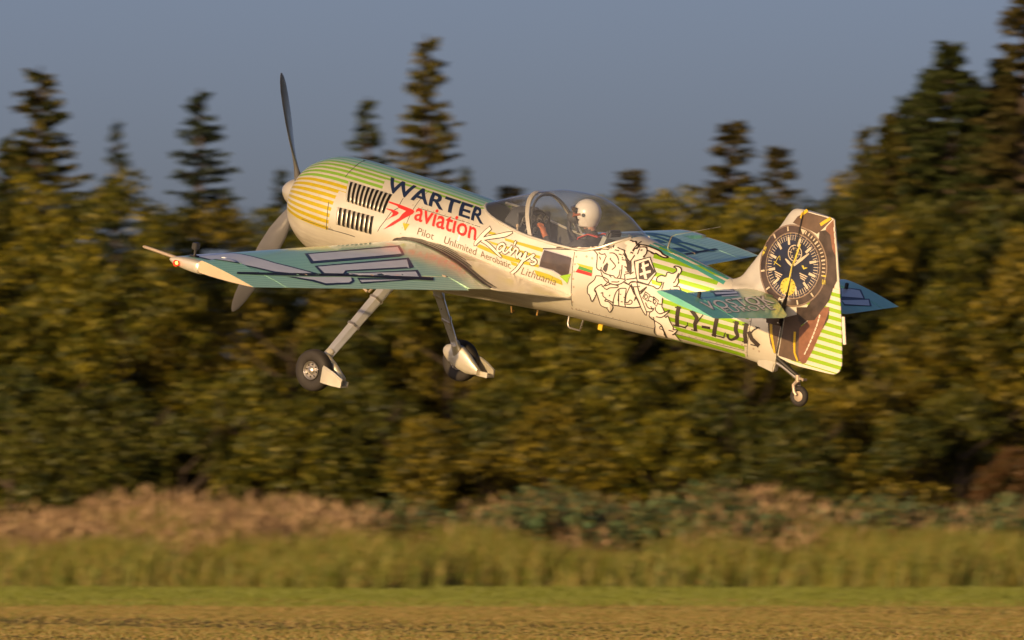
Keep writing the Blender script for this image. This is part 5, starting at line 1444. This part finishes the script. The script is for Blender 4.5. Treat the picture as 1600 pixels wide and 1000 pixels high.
class Film:
    def __init__(s, tg): s.tg = tg; s.v = []; s.f = []; s.k = 0
    def raw(s, V2, F2, h=.003, grid=.05):
        bm = bmesh.new(); vs = [bm.verts.new((x, y, 0)) for x, y in V2]
        for q in F2:
            try: bm.faces.new([vs[i] for i in q])
            except ValueError: pass
        if not bm.faces: bm.free(); return
        x0, x1 = min(p[0] for p in V2), max(p[0] for p in V2); y0, y1 = min(p[1] for p in V2), max(p[1] for p in V2)
        for g in np.arange(math.floor(x0 / grid) * grid + grid, x1, grid):
            bmesh.ops.bisect_plane(bm, geom=bm.verts[:] + bm.edges[:] + bm.faces[:], plane_co=(g, 0, 0), plane_no=(1, 0, 0), dist=1e-5)
        gy = grid * .7
        for g in np.arange(math.floor(y0 / gy) * gy + gy, y1, gy):
            bmesh.ops.bisect_plane(bm, geom=bm.verts[:] + bm.edges[:] + bm.faces[:], plane_co=(0, g, 0), plane_no=(0, 1, 0), dist=1e-5)
        bm.verts.index_update(); k = len(s.v); ok = {}
        h += s.k * .00012; s.k = (s.k + 1) % 12
        for v in bm.verts:
            p = lay(s.tg, v.co.x, v.co.y, h); ok[v.index] = p is not None
            s.v.append(tuple(p) if p is not None else (0, 0, 0))
        for fa in bm.faces:
            ids = [v.index for v in fa.verts]
            if all(ok[i] for i in ids): s.f.append([i + k for i in ids])
        bm.free()
    def poly(s, pts, h=.003, grid=.05):
        if s.tg == 'tail': pts = [(min(x, rud_te(z) - .007), min(max(z, -.118), 1.284)) for x, z in pts]
        P3 = [Vector((x, y, 0)) for x, y in pts]
        s.raw(pts, [tuple(t) for t in tessellate_polygon([P3])], h, grid)
    def stroke(s, pts, h=.003, grid=.06, k=1.0, add=0.0, smooth=True):
        P_ = np.array([p[:2] for p in pts], float); Wd = np.array([p[2] for p in pts], float) * k + add
        if smooth and len(P_) > 2:
            n = len(P_); T_ = np.arange(n); ts = np.linspace(0, n - 1, (n - 1) * 4 + 1)
            Q = []
            for t in ts:
                i = min(int(t), n - 2); u = t - i
                p0, p1, p2, p3 = P_[max(i - 1, 0)], P_[i], P_[i + 1], P_[min(i + 2, n - 1)]
                Q.append(.5 * (2 * p1 + (p2 - p0) * u + (2 * p0 - 5 * p1 + 4 * p2 - p3) * u * u + (3 * p1 - p0 - 3 * p2 + p3) * u ** 3))
            P_ = np.array(Q); Wd = np.interp(ts, T_, Wd)
        V2 = []
        for i in range(len(P_)):
            d = P_[min(i + 1, len(P_) - 1)] - P_[max(i - 1, 0)]; d /= max(1e-9, np.linalg.norm(d)); nn = np.array([-d[1], d[0]]) * Wd[i] / 2
            e = -d * Wd[i] * .35 if i == 0 else (d * Wd[i] * .35 if i == len(P_) - 1 else 0)
            V2 += [tuple(P_[i] + nn + e), tuple(P_[i] - nn + e)]
        s.raw(V2, [(2 * i, 2 * i + 1, 2 * i + 3, 2 * i + 2) for i in range(len(P_) - 1)], h, grid)
    def disc(s, c, r, h=.003, n=28, r2=None, sx=1.0, a0=0, a1=2 * math.pi):
        if r2 is None:
            s.poly([(c[0] + r * sx * math.cos(a), c[1] + r * math.sin(a)) for a in np.linspace(a0, a1, n, endpoint=abs(a1 - a0) < 6.28)], h)
        else:
            V2 = []
            for i in range(n + 1):
                a = a0 + (a1 - a0) * i / n
                V2 += [(c[0] + r * sx * math.cos(a), c[1] + r * math.sin(a)), (c[0] + r2 * sx * math.cos(a), c[1] + r2 * math.sin(a))]
            s.raw(V2, [(2 * i, 2 * i + 1, 2 * i + 3, 2 * i + 2) for i in range(n)], h)
    def text(s, txt, BL, BR, TL, h=.003, bold=0.0, grid=.05, track=1.0, ref=None):
        cu = bpy.data.curves.new('t', 'FONT'); cu.body = txt; cu.size = 1; cu.offset = bold; cu.space_character = track; cu.resolution_u = 3
        o = bpy.data.objects.new('t', cu); COL.objects.link(o)
        bpy.context.view_layer.update()
        me = o.to_mesh(); V = [(v.co.x, v.co.y) for v in me.vertices]; F_ = [tuple(p.vertices) for p in me.polygons]; o.to_mesh_clear()
        bpy.data.objects.remove(o); bpy.data.curves.remove(cu)
        x0, x1 = min(p[0] for p in V), max(p[0] for p in V)
        y0 = 0.0 if ref is None else ref[0]; y1 = max(p[1] for p in V) if ref is None else ref[1]
        BL, BR, TL = np.array(BL), np.array(BR), np.array(TL)
        V2 = [tuple(BL + (BR - BL) * ((x - x0) / (x1 - x0)) + (TL - BL) * ((y - y0) / (y1 - y0))) for x, y in V]
        bm = bmesh.new(); vs = [bm.verts.new((x, y, 0)) for x, y in V2]
        for q in F_:
            try: bm.faces.new([vs[i] for i in q])
            except ValueError: pass
        bmesh.ops.remove_doubles(bm, verts=bm.verts, dist=1e-5); bm.verts.index_update()
        V2 = [(v.co.x, v.co.y) for v in bm.verts]; F2 = [[v.index for v in f.verts] for f in bm.faces]; bm.free()
        s.raw(V2, F2, h, grid)
    def build(s, name, mat, parent): return mesh_obj(name, s.v, s.f, mat, parent, 60)

def items(n): return [[tuple(c / 1000 for c in p) for p in q] for k, q in DEC if k == n]
def film(name, tg, mat, parent, key, h=.003):
    o = None
    for i, q in enumerate(items(key)):
        fl = Film(tg)
        if len(q[0]) == 3: fl.stroke(q, h + i * .00012)
        else: fl.poly(q, h + i * .00012)
        if fl.f: o = fl.build(name, M[mat], parent)
    return o
# lettering along the nose and cockpit side
for key, txt, mt, bold, nm in (('T_WARTER', 'WARTER', 'navy', .022, 'sponsor_lettering'), ('T_aviation', 'aviation', 'red', .012, 'sponsor_lettering'), ('T_Pilot', 'Pilot', 'brown_text', -.004, 'caption_lettering'),
                               ('T_Unlimited', 'Unlimited', 'brown_text', -.004, 'caption_lettering'), ('T_Aerobatic', 'Aerobatic', 'brown_text', -.004, 'caption_lettering'), ('T_Lithuania', 'Lithuania', 'brown_text', -.004, 'caption_lettering')):
    q = items(key)[0]; fl = Film('body'); fl.text(txt, q[0], q[1], q[2], .0042, bold); fl.build(nm, M[mt], fuselage)
film('sponsor_emblem', 'body', 'red', fuselage, 'logo', .0035)
film('warning_triangle', 'body', 'olive', fuselage, 'tri')
film('name_stripes', 'body', 'olive', fuselage, 'ystripe', .0022)
fl = Film('body')
for q in items('kairys'): fl.stroke(q, .0034, .06, .92, .016)
fl.build('name_outline', M['ink'], fuselage)
fl = Film('body')
for q in items('kairys'): fl.stroke(q, .0056, .06, .92, 0)
fl.build('name_lettering', M['cream'], fuselage)
fl = Film('body')
for q in items('reg'): fl.stroke(q, .0034, .06, 1.30, .002, len(q) > 4)
tag(fl.build('registration_lettering', M['ink'], fuselage), kind='stuff')
for k, m_ in (('flag_y', 'yellow'), ('flag_g', 'flag_green'), ('flag_r', 'red')): film('flag_stripe', 'body', m_, fuselage, k)
# knight emblem
film('knight_emblem', 'body', 'cream', fuselage, 'kfill', .0028)
film('knight_emblem_shading', 'body', 'ink', fuselage, 'kdark', .0048)
film('knight_emblem_cross', 'body', 'cream', fuselage, 'kcross', .0066)
fl = Film('body')
for q in items('kline'): fl.stroke(q, .0060, .06, 1.85, 0, len(q) > 3 and q[0] != q[-1])
tag(fl.build('knight_emblem_lines', M['ink'], fuselage), kind='stuff')
# seams and rivets
fl = Film('body')
for q in items('seam'):
    f2 = Film('body'); f2.stroke([(a, b, .007) for a, b in q], .0016); f2.build('panel_seam', M['seam'], fuselage)
for q in ([(5.81, z) for z in np.linspace(-.20, .33, 9)], [(x, .30) for x in np.linspace(1.96, 2.72, 9)], [(x, -.125 + .0 * x) for x in np.linspace(.66, 1.08, 6)], [(x, -.205 + (x - 3.95) * .03) for x in np.linspace(3.95, 5.78, 14)]):
    f2 = Film('body'); f2.stroke([(a, b, .0045) for a, b in q], .0014); f2.build('panel_seam', M['seam'], fuselage)
fl.stroke([(XC, z, .006) for z in np.linspace(.45, .08, 9)], .0012)
fl.build('panel_seam', M['seam'], fuselage)
fl = Film('body')
for q in items('rivet'):
    for p in q: fl.disc(p, .011, .002, 8)
for z in np.arange(-.02, .44, .055): fl.disc((XC - .03, z), .006, .002, 7)
for x in np.arange(3.98, 5.75, .075): fl.disc((x, -.19 + (x - 3.98) * .03), .006, .002, 7)
for z in np.arange(-.16, .30, .06): fl.disc((5.80, z), .006, .002, 7)
for x in np.arange(2.0, 2.52, .07): fl.disc((x, .312 - (x - 2) * .01), .006, .002, 7)
for x in np.arange(.70, 1.05, .07): fl.disc((x, -.11), .006, .002, 7)
tag(fl.build('rivets', M['tan_metal'], fuselage), kind='stuff')
def dark_glass():
    t = NT('dark_side_window_pane'); v, x, y, z = t.obj()
    return t.bsdf(t.mix(t.noise(v, 9, 3), (.035, .030, .027), (.13, .09, .065)), .08, 0, .6, .6)
M['dark_glass'] = dark_glass()
sw = film('side_window', 'body', 'dark_glass', fuselage, 'window', .003)  # opaque pane; the dim cockpit behind is put into its colour
film('side_window_corner', 'body', 'lime', fuselage, 'wgreen', .0045)
fl = Film('body'); q = items('window')[0]; fl.stroke([(a, b, .010) for a, b in q + [q[0]]], .0044, smooth=False); fl.build('side_window_frame', M['steel'], fuselage)
# louvres: every slat its own piece
def bil(q, u, v):
    a = np.array(q[0]) * (1 - u) + np.array(q[1]) * u; b = np.array(q[3]) * (1 - u) + np.array(q[2]) * u
    return a * (1 - v) + b * v
for key, n in (('louvre_u', 10), ('louvre_l', 8)):
    q = items(key)[0]; fl = Film('body'); fl.poly([tuple(bil(q, *c)) for c in ((0.005, .0), (1.0, .0), (1.0, 1.0), (.005, 1.0))], .0022); fl.build('louvre_gap_dark', M['black'], cowling)  # flat black sheet stands in for the dark between the slats
    for i in range(n):
        u0, u1 = (i + .02) / n, (i + .66) / n; rows = []
        for v_ in (0, .04, .1, .3, .5, .7, .9, .96, 1):
            lift = 1 if .05 < v_ < .95 else (.55 if 0 < v_ < 1 else .1)
            rows.append([lay('body', *bil(q, u0 + (u1 - u0) * uu, v_), .003 + hh * lift) for uu, hh in ((0, .001), (.15, .010), (.5, .020), (.85, .024), (1.0, .022), (1.0, .014))])
        mb = MB(); mb.loft(rows, False, False)
        mb.build('louvre', M['silver'], cowling, 50)
# belly exhaust panel
# left wing graphics
film('wing_band_outline', 'wingl', 'navy', wings[-1], 'wnavy', .0025)
film('wing_band', 'wingl', 'lavender', wings[-1], 'wlav', .0046)
film('gap_seal', 'wingl', 'black', wings[-1], 'wseal', .0062)
fl = Film('wingl')
for off, x0_, x1_, w_ in ((.0, 1.86, 3.44, .042), (.060, 1.84, 3.46, .032), (.110, 1.84, 2.98, .026), (.155, 1.84, 2.82, .024), (.198, 1.86, 2.64, .022)):
    fl.stroke([(x, -(fair_edge(x) - off * (.45 + .55 * min(1, (x - 1.8) / .6))), w_ if x < x1_ - .1 else w_ * .6) for x in np.linspace(x0_, x1_, 12)], .006, .04)
fl.build('fairing_pinstripe', M['ink'], wings[-1])
# right wing lettering
fl = Film('wingr'); fl.text('WARTER', (2.72, .75), (2.72, 3.42), (2.08, .72), .003, .02, .08); fl.build('wing_lettering', paint('muted_navy_print', (.03, .13, .24), .4), wings[1])
fl = Film('wingr'); fl.text('aviation', (3.16, 1.0), (3.02, 2.75), (2.90, .98), .003, .01, .08); fl.build('wing_lettering', M['magenta'], wings[1])
fl = Film('wingr'); fl.stroke([(hinge_x(y) + .004, y, .034) for y in np.linspace(1.3, 3.5, 9)], .004); fl.build('gap_seal', M['black'], wings[1])
# tailplane lettering
for key, txt in (('T_VOSTOK', 'VOSTOK'), ('T_EUROPE', 'EUROPE')):
    q = items(key)[0]
    fl = Film('elev'); fl.text(txt, q[0], q[1], q[2], .0025, .036, .08, 1.12, (0, .73)); fl.build('tail_lettering_outline', M['navy'], stabs[-1])
    fl = Film('elev'); fl.text(txt, q[0], q[1], q[2], .0048, .012, .08, 1.12, (0, .73)); fl.build('tail_lettering', M['white'], stabs[-1])
film('tail_band_outline', 'elev', 'navy', stabs[-1], 'enavy', .0025); film('tail_band', 'elev', 'lavender', stabs[-1], 'elav', .0045)
film('tail_band_outline', 'elevr', 'navy', stabs[1], 'rnavy', .0025); film('tail_band', 'elevr', 'lavender', stabs[1], 'rlav', .0045)

# ---- the wristwatch painted over fin and rudder
M['strap'] = paint('brown_strap_print', (.115, .070, .045), .5, 0, .1, .18, 14)
M['red_leather'] = paint('red_leather_print', (.25, .105, .060), .5, 0, .1, .22, 18)
M['case'] = paint('dark_bronze_print', (.060, .040, .032), .40, 0, .3, .45, 10)
M['dial'] = paint('blue_black_dial_print', (.016, .021, .048), .35, 0, .4, .35, 8)
M['dial_cream'] = paint('dial_cream_print', (.62, .52, .38), .5)
M['dial_yellow'] = paint('dial_yellow_print', (.60, .50, .06), .45, 0, .1, .12, 20)
film('watch_strap', 'tail', 'strap', fin, 'w_strap', .0020)
for q in items('w_strap'):
    if max(a for a, b in q) < 6.135 and max(b for a, b in q) < .3:
        fl = Film('body'); fl.poly([(min(a, 6.115), b) for a, b in q], .003); fl.build('watch_strap', M['strap'], fuselage)
for q in items('w_stitchy')[:1]:
    fl = Film('body'); fl.stroke([(min(a, 6.10), b, w) for a, b, w in q], .005); fl.build('watch_stitching', M['yellow'], fuselage)
film('watch_leather', 'tail', 'red_leather', rudder, 'w_red', .0032)
film('watch_case', 'tail', 'case', rudder, 'w_case', .0048)
film('rudder_shadow_paint', 'tail', 'case', rudder, 'w_dark', .0048)  # tailplane's cast shadow painted as dark patches on the rudder
def dashes(key, mat, par, gap=.5, h=.0062):
    fl = Film('tail')
    for q in items(key):
        P_ = [np.array(p) for p in q]
        L = [np.linalg.norm((b - a)[:2]) for a, b in zip(P_, P_[1:])]; T_ = [0] + list(np.cumsum(L)); n = max(3, int(T_[-1] / .042))
        for i in range(n):
            t0, t1 = T_[-1] * (i + .1) / n, T_[-1] * (i + 1 - gap * .55) / n
            pp = [tuple(np.interp(t, T_, [p[c] for p in P_]) for c in range(3)) for t in (t0, (t0 + t1) / 2, t1)]
            fl.stroke(pp, h, smooth=False)
    tag(fl.build('watch_stitching', M[mat], par), kind='stuff')
dashes('w_stitchw', 'cream', rudder); dashes('w_stitchy', 'yellow', rudder, .25)
WP = items('w_pts')[0]; C0 = np.array((6.128, .757)); RW = .386
fl = Film('tail'); fl.disc(C0, RW, .0070, 60); fl.build('watch_bezel', M['case'], rudder)
fl = Film('tail'); fl.disc(C0, .312, .0090, 60, .300); fl.disc(C0, .286, .0090, 60, .281); fl.disc(C0, RW, .0086, 60, .372); tag(fl.build('watch_ring', paint('pale_bronze_rim_print', (.30, .22, .16), .35, .3, .2), rudder), kind='stuff')
fl = Film('tail'); fl.disc(C0, .298, .0084, 56); fl.build('watch_dial', M['dial'], rudder)
fl = Film('tail'); fy = Film('tail')
TILT = math.radians(-8)
def radial(F_, ang, r0, r1, w, h=.0102):
    a = math.pi / 2 - ang + TILT; d = np.array((math.cos(a), math.sin(a)))
    F_.stroke([(*(C0 + d * r0), w), (*(C0 + d * r1), w)], h, smooth=False)
for k in range(60):
    a = 2 * math.pi * k / 60
    radial(fl, a, .262, .282 if k % 5 else .286, .006)
    if k % 5 == 0 and k not in (30,): radial(fl, a, .205, .262, .024)
    elif k % 5 and k % 60 not in (29, 31): radial(fl, a, .240, .258, .006)
    if k % 5 == 0 and k not in (15, 45, 0): radial(fl, a, .330, .362, .016)
    if k < 15 and k % 5: radial(fl, a, .335, .360, .011)
    if k % 2 == 0: radial(fy if 38 < k < 58 else fl, a, .292, .304, .004)
tri = C0 + .36 * np.array((math.sin(-TILT), math.cos(-TILT)))
fl.poly([tuple(tri + (-.03, .006)), tuple(tri + (.03, .002)), tuple(tri + (.004, -.045))], .0102)
sub = np.array(WP[2]); fl.disc(sub, .078, .0102, 32, .070); fl.disc(sub, .050, .0102, 24, .046)
for k in range(6):
    a = math.pi * k / 3; d = np.array((math.cos(a), math.sin(a))); fl.stroke([(*(sub + d * .03), .006), (*(sub + d * .07), .006)], .0105, smooth=False)
cen = np.array(WP[0])
for tip_, w in ((WP[3], .026), (WP[4], .026)):
    d = np.array(tip_) - cen; fl.stroke([(*(cen + d * .12), w * .7), (*(cen + d * .6), w), (*(cen + d), w * .45)], .0125, smooth=False)
for key_, ln in ((7, .085), (8, .085)):
    p = np.array(WP[key_]); 
    for j, (dz, l2) in enumerate(((.012, ln), (-.008, ln * .8), (-.027, ln * .55))): fl.stroke([(p[0] - l2 / 2, p[1] + dz + .006, .010), (p[0] + l2 / 2, p[1] + dz - .006, .010)], .0104, smooth=False)
tag(fl.build('watch_marks', M['dial_cream'], rudder), kind='stuff')
yd = np.array(WP[1]); fy.disc(yd, .082, .0104, 36)
fy.stroke([(*np.array(WP[5]), .014), (*cen, .020), (*yd, .014)], .0138, smooth=False)
p = np.array(WP[9]); fy.poly([tuple(p + (-.035, .02)), tuple(p + (-.008, -.012)), tuple(p + (.035, .014)), tuple(p + (.01, .012)), tuple(p + (-.004, .004)), tuple(p + (-.014, .024))], .0104)
p = np.array(WP[10]); fy.stroke([(p[0] - .03, p[1] - .05, .006), (p[0] - .01, p[1] + .0, .006), (p[0] + .012, p[1] + .045, .006), (p[0] + .028, p[1] + .01, .006)], .0104); fy.stroke([(p[0] - .04, p[1] - .02, .006), (p[0] + .05, p[1] - .045, .006)], .0108, smooth=False)
for ang, txt in ((math.pi / 2, '15'), (-math.pi / 2, '45')):
    a = math.pi / 2 - ang + TILT * 1.0; c = C0 + .345 * np.array((math.cos(a), math.sin(a)))
    if txt == '45': fy.text(txt, c + (-.012, -.048), c + (.004, .045), c + (-.040, -.040), .0104, .02)
    else: fy.text(txt, c + (.006, .045), c + (.014, -.045), c + (.040, .048), .0104, .02)
tag(fy.build('watch_yellow_marks', M['dial_yellow'], rudder), kind='stuff')
fl = Film('tail')
for k in range(12):
    a = 2 * math.pi * k / 12; d = np.array((math.cos(a), math.sin(a))); fl.stroke([(*(yd + d * .056), .005), (*(yd + d * .075), .005)], .0120, smooth=False)
fl.stroke([(6.141, 1.285, .009), (6.141, .5, .010), (6.133, -.11, .010)], .0150, smooth=False)
tag(fl.build('rudder_gap', M['black'], rudder), kind='stuff')

# ================================================================== THE PILOT
M['suit'] = paint('charcoal_flight_suit', (.055, .052, .055), .8, 0, 0, .2, 25)
M['skin'] = paint('skin', (.48, .25, .16), .55, 0, 0, .08, 30)
M['glove'] = paint('orange_leather_glove', (.55, .17, .07), .7, 0, 0, .15, 40)
M['helmet'] = paint('white_helmet', (.80, .74, .66), .3, 0, .4, .04)
M['mask'] = paint('brown_mask_trim', (.36, .12, .07), .6, 0, 0)
M['harness'] = paint('red_harness', (.55, .06, .05), .6, 0, 0)
def skin_mesh(name, nodes, edges, sub=2):
    """nodes: list of (x,y,z,r[,r2]); the first is the root"""
    me = bpy.data.meshes.new(name); me.from_pydata([n[:3] for n in nodes], edges, [])
    o = bpy.data.objects.new(name, me); COL.objects.link(o)
    md = o.modifiers.new('s', 'SKIN'); md.use_smooth_shade = True; md.branch_smoothing = .4
    for i, n in enumerate(nodes):
        sv = me.skin_vertices[0].data[i]; sv.radius = (n[3], n[4] if len(n) > 4 else n[3]); sv.use_root = (i == 0)
    ms = o.modifiers.new('u', 'SUBSURF'); ms.levels = sub; ms.render_levels = sub
    bpy.context.view_layer.update()
    ev = o.evaluated_get(bpy.context.evaluated_depsgraph_get()); m2 = bpy.data.meshes.new_from_object(ev)
    bpy.data.objects.remove(o); bpy.data.meshes.remove(me); m2.name = name
    return m2
N_ = []; E_ = []
def chain(pts, start=None):
    prev = start
    for p in pts:
        N_.append(p); k = len(N_) - 1
        if prev is not None: E_.append((prev, k))
        prev = k
    return prev
pel = chain([(3.74, 0, .02, .13, .11)])
chest = chain([(3.79, 0, .16, .14, .12), (3.80, 0, .30, .165, .12)], pel)
neck = chain([(3.76, 0, .43, .075), (3.71, 0, .50, .055), (3.655, 0, .565, .062), (3.635, 0, .64, .078), (3.625, 0, .70, .062)], chest)
HAND = []
for s, el, wr, pal in ((-1, (3.56, -.285, .22), (3.37, -.235, .375), (3.315, -.22, .425)), (1, (3.56, .27, .14), (3.40, .09, .20), (3.36, .035, .225))):
    sh = chain([(3.78, s * .17, .385, .075), (3.74, s * .215, .355, .066), ((3.74 + el[0]) / 2, (s * .23 + el[1]) / 2, (.35 + el[2]) / 2, .055), (*el, .046), ((el[0] + wr[0]) / 2, (el[1] + wr[1]) / 2, (el[2] + wr[2]) / 2, .042), (*wr, .028), (*pal, .034, .022)], chest)
    d = (Vector(pal) - Vector(wr)).normalized(); side = d.cross(Vector((0, 0, 1))).normalized(); dn = side.cross(d).normalized()
    HAND.append(Vector(pal))
    for k, (off, ln) in enumerate(((-.026, .072), (-.009, .082), (.009, .078), (.026, .062))):
        b = Vector(pal) + d * .028 + side * off
        p1 = b + d * ln * .42 + dn * .004; p2 = p1 + d * ln * .18 - Vector((0, 0, 1)) * ln * .32; p3 = p2 - d * ln * .22 - Vector((0, 0, 1)) * ln * .18
        chain([(*b, .0095), (*p1, .009), (*p2, .0085), (*p3, .0075)], sh)
    tb = Vector(pal) - d * .004 - side * .030 * s; t1 = tb + d * .03 - side * .016 * s - Vector((0, 0, .012)); t2 = t1 + d * .026 + side * .010 * s - Vector((0, 0, .016))
    chain([(*tb, .011), (*t1, .0105), (*t2, .009)], sh)
for s in (-1, 1):
    chain([(3.68, s * .10, .01, .095), (3.42, s * .15, .12, .082), (3.18, s * .17, .18, .066), (2.98, s * .165, .04, .056), (2.82, s * .15, -.10, .045), (2.74, s * .15, -.11, .040), (2.66, s * .15, -.06, .034)], pel)
body = skin_mesh('person', N_, E_, 2)
for m_ in ('suit', 'skin', 'glove'): body.materials.append(M[m_])
head_c = Vector((3.635, 0, .64))
for p in body.polygons:
    c = p.center
    if c.z > .515: p.material_index = 1
    elif min((c - h).length for h in HAND) < .105 and c.x < 3.46: p.material_index = 2
person = bpy.data.objects.new('person', body); COL.objects.link(person)
PB = Vector((3.74, 0, .02))
body.transform(Matrix.Translation(-PB))
person.matrix_world = Matrix.Translation(plane.location) @ PR.to_4x4() @ Matrix.Translation(PB - BASE)
tag(person, 'pilot in a white helmet and dark flight suit seated under the canopy', 'person')
def C_(o): o.parent = person; o.location = -PB; return o
# helmet: shell open at the face
fd = Vector((-.90, -.42, -.10)).normalized(); hc = Vector((3.635, -.005, .648))
sd_ = fd.cross(Vector((0, 0, 1))).normalized(); ud_ = sd_.cross(fd).normalized()
mb = MB(); V = []; Fq = []; nu, nv = 40, 24
for i in range(nv + 1):
    t_ = math.pi * i / nv
    for j in range(nu):
        a = 2 * math.pi * j / nu; V.append((math.sin(t_) * math.cos(a), math.sin(t_) * math.sin(a), math.cos(t_)))
def hp(q): return hc + fd * (q[0] * .128 - .012) + sd_ * (q[1] * .112) + ud_ * (q[2] * .132 + (-.02 if q[2] < -.5 else 0))
for i in range(nv):
    for j in range(nu):
        ids = (i * nu + j, i * nu + (j + 1) % nu, (i + 1) * nu + (j + 1) % nu, (i + 1) * nu + j)
        c = Vector([sum(V[k][m_] for k in ids) / 4 for m_ in range(3)])
        if c.x > .45 and -.85 < c.z < .42 and abs(c.y) < .80: continue
        if c.z < -.80: continue
        Fq.append(ids)
me = mesh_obj('helmet', [hp(q) for q in V], Fq, M['helmet'], None, 60, True); C_(me)
md = me.modifiers.new('thick', 'SOLIDIFY'); md.thickness = .012; md.offset = 0
mb = MB()
def hpos(f_, s_, u_): return hc + fd * f_ + sd_ * s_ + ud_ * u_
mb.tube([hpos(.085, 0, -.045), hpos(.125, 0, -.055), hpos(.150, 0, -.07), hpos(.160, 0, -.085)], [.066, .062, .050, .026], 16)
C_(mb.build('oxygen_mask', M['cockpit'], None, 50))
mb = MB(); mb.tube([hpos(.155, 0, -.09), hpos(.16, .02, -.17), hpos(.10, .06, -.26)], [.018, .016, .016], 8); C_(mb.build('mask_hose', M['cockpit'], None, 50))
mb = MB()
for sg in (-1, 1): mb.tube([hpos(.115, sg * .045, -.04), hpos(.09, sg * .095, -.015), hpos(.03, sg * .116, 0)], .011, 6)
mb.tube([hpos(.105, -.055, -.015), hpos(.122, 0, -.004), hpos(.105, .055, -.015)], .014, 6)
C_(mb.build('mask_strap', M['mask'], None, 50))
mb = MB(); mb.tube([hpos(.105, -.07, .035), hpos(.122, -.03, .038), hpos(.126, 0, .034), hpos(.122, .03, .038), hpos(.105, .07, .035)], [.020, .026, .022, .026, .020], 10)
C_(mb.build('goggles', M['dark_glass'], None, 50))
for sg in (-1, 1):
    mb = MB(); c = hpos(.0, sg * .112, -.005); mb.tube([c, c + sd_ * sg * .012], .018, 14); C_(mb.build('ear_cup', M['cockpit'], None, 40))
mb = MB(); mb.tube([hpos(.118, 0, .018), hpos(.137, 0, -.012)], [.008, .015], 8); C_(mb.build('nose', M['skin'], None, 50))
# shoulder harness
for sg in (-1, 1):
    mb = MB(); rows = []
    for p, n_ in (((3.90, .10, .47), (0, 0, 1)), ((3.80, .12, .475), (-.3, 0, 1)), ((3.70, .115, .42), (-.8, 0, .6)), ((3.655, .10, .32), (-1, 0, .1)), ((3.64, .06, .18), (-1, 0, 0)), ((3.63, .02, .08), (-1, 0, 0))):
        c = Vector((p[0], sg * p[1], p[2])) + Vector(n_).normalized() * .012; w = Vector((0, .026, 0)); t_ = Vector(n_).normalized() * .005
        rows.append([c - w - t_, c + w - t_, c + w + t_, c - w + t_])
    mb.loft(rows, True, True); C_(mb.build('harness_strap', M['harness'], None, 40))
mb = MB(); mb.tube([(3.615, 0, .09), (3.595, 0, .09)], .04, 14); C_(mb.build('harness_buckle', M['steel'], None, 40))
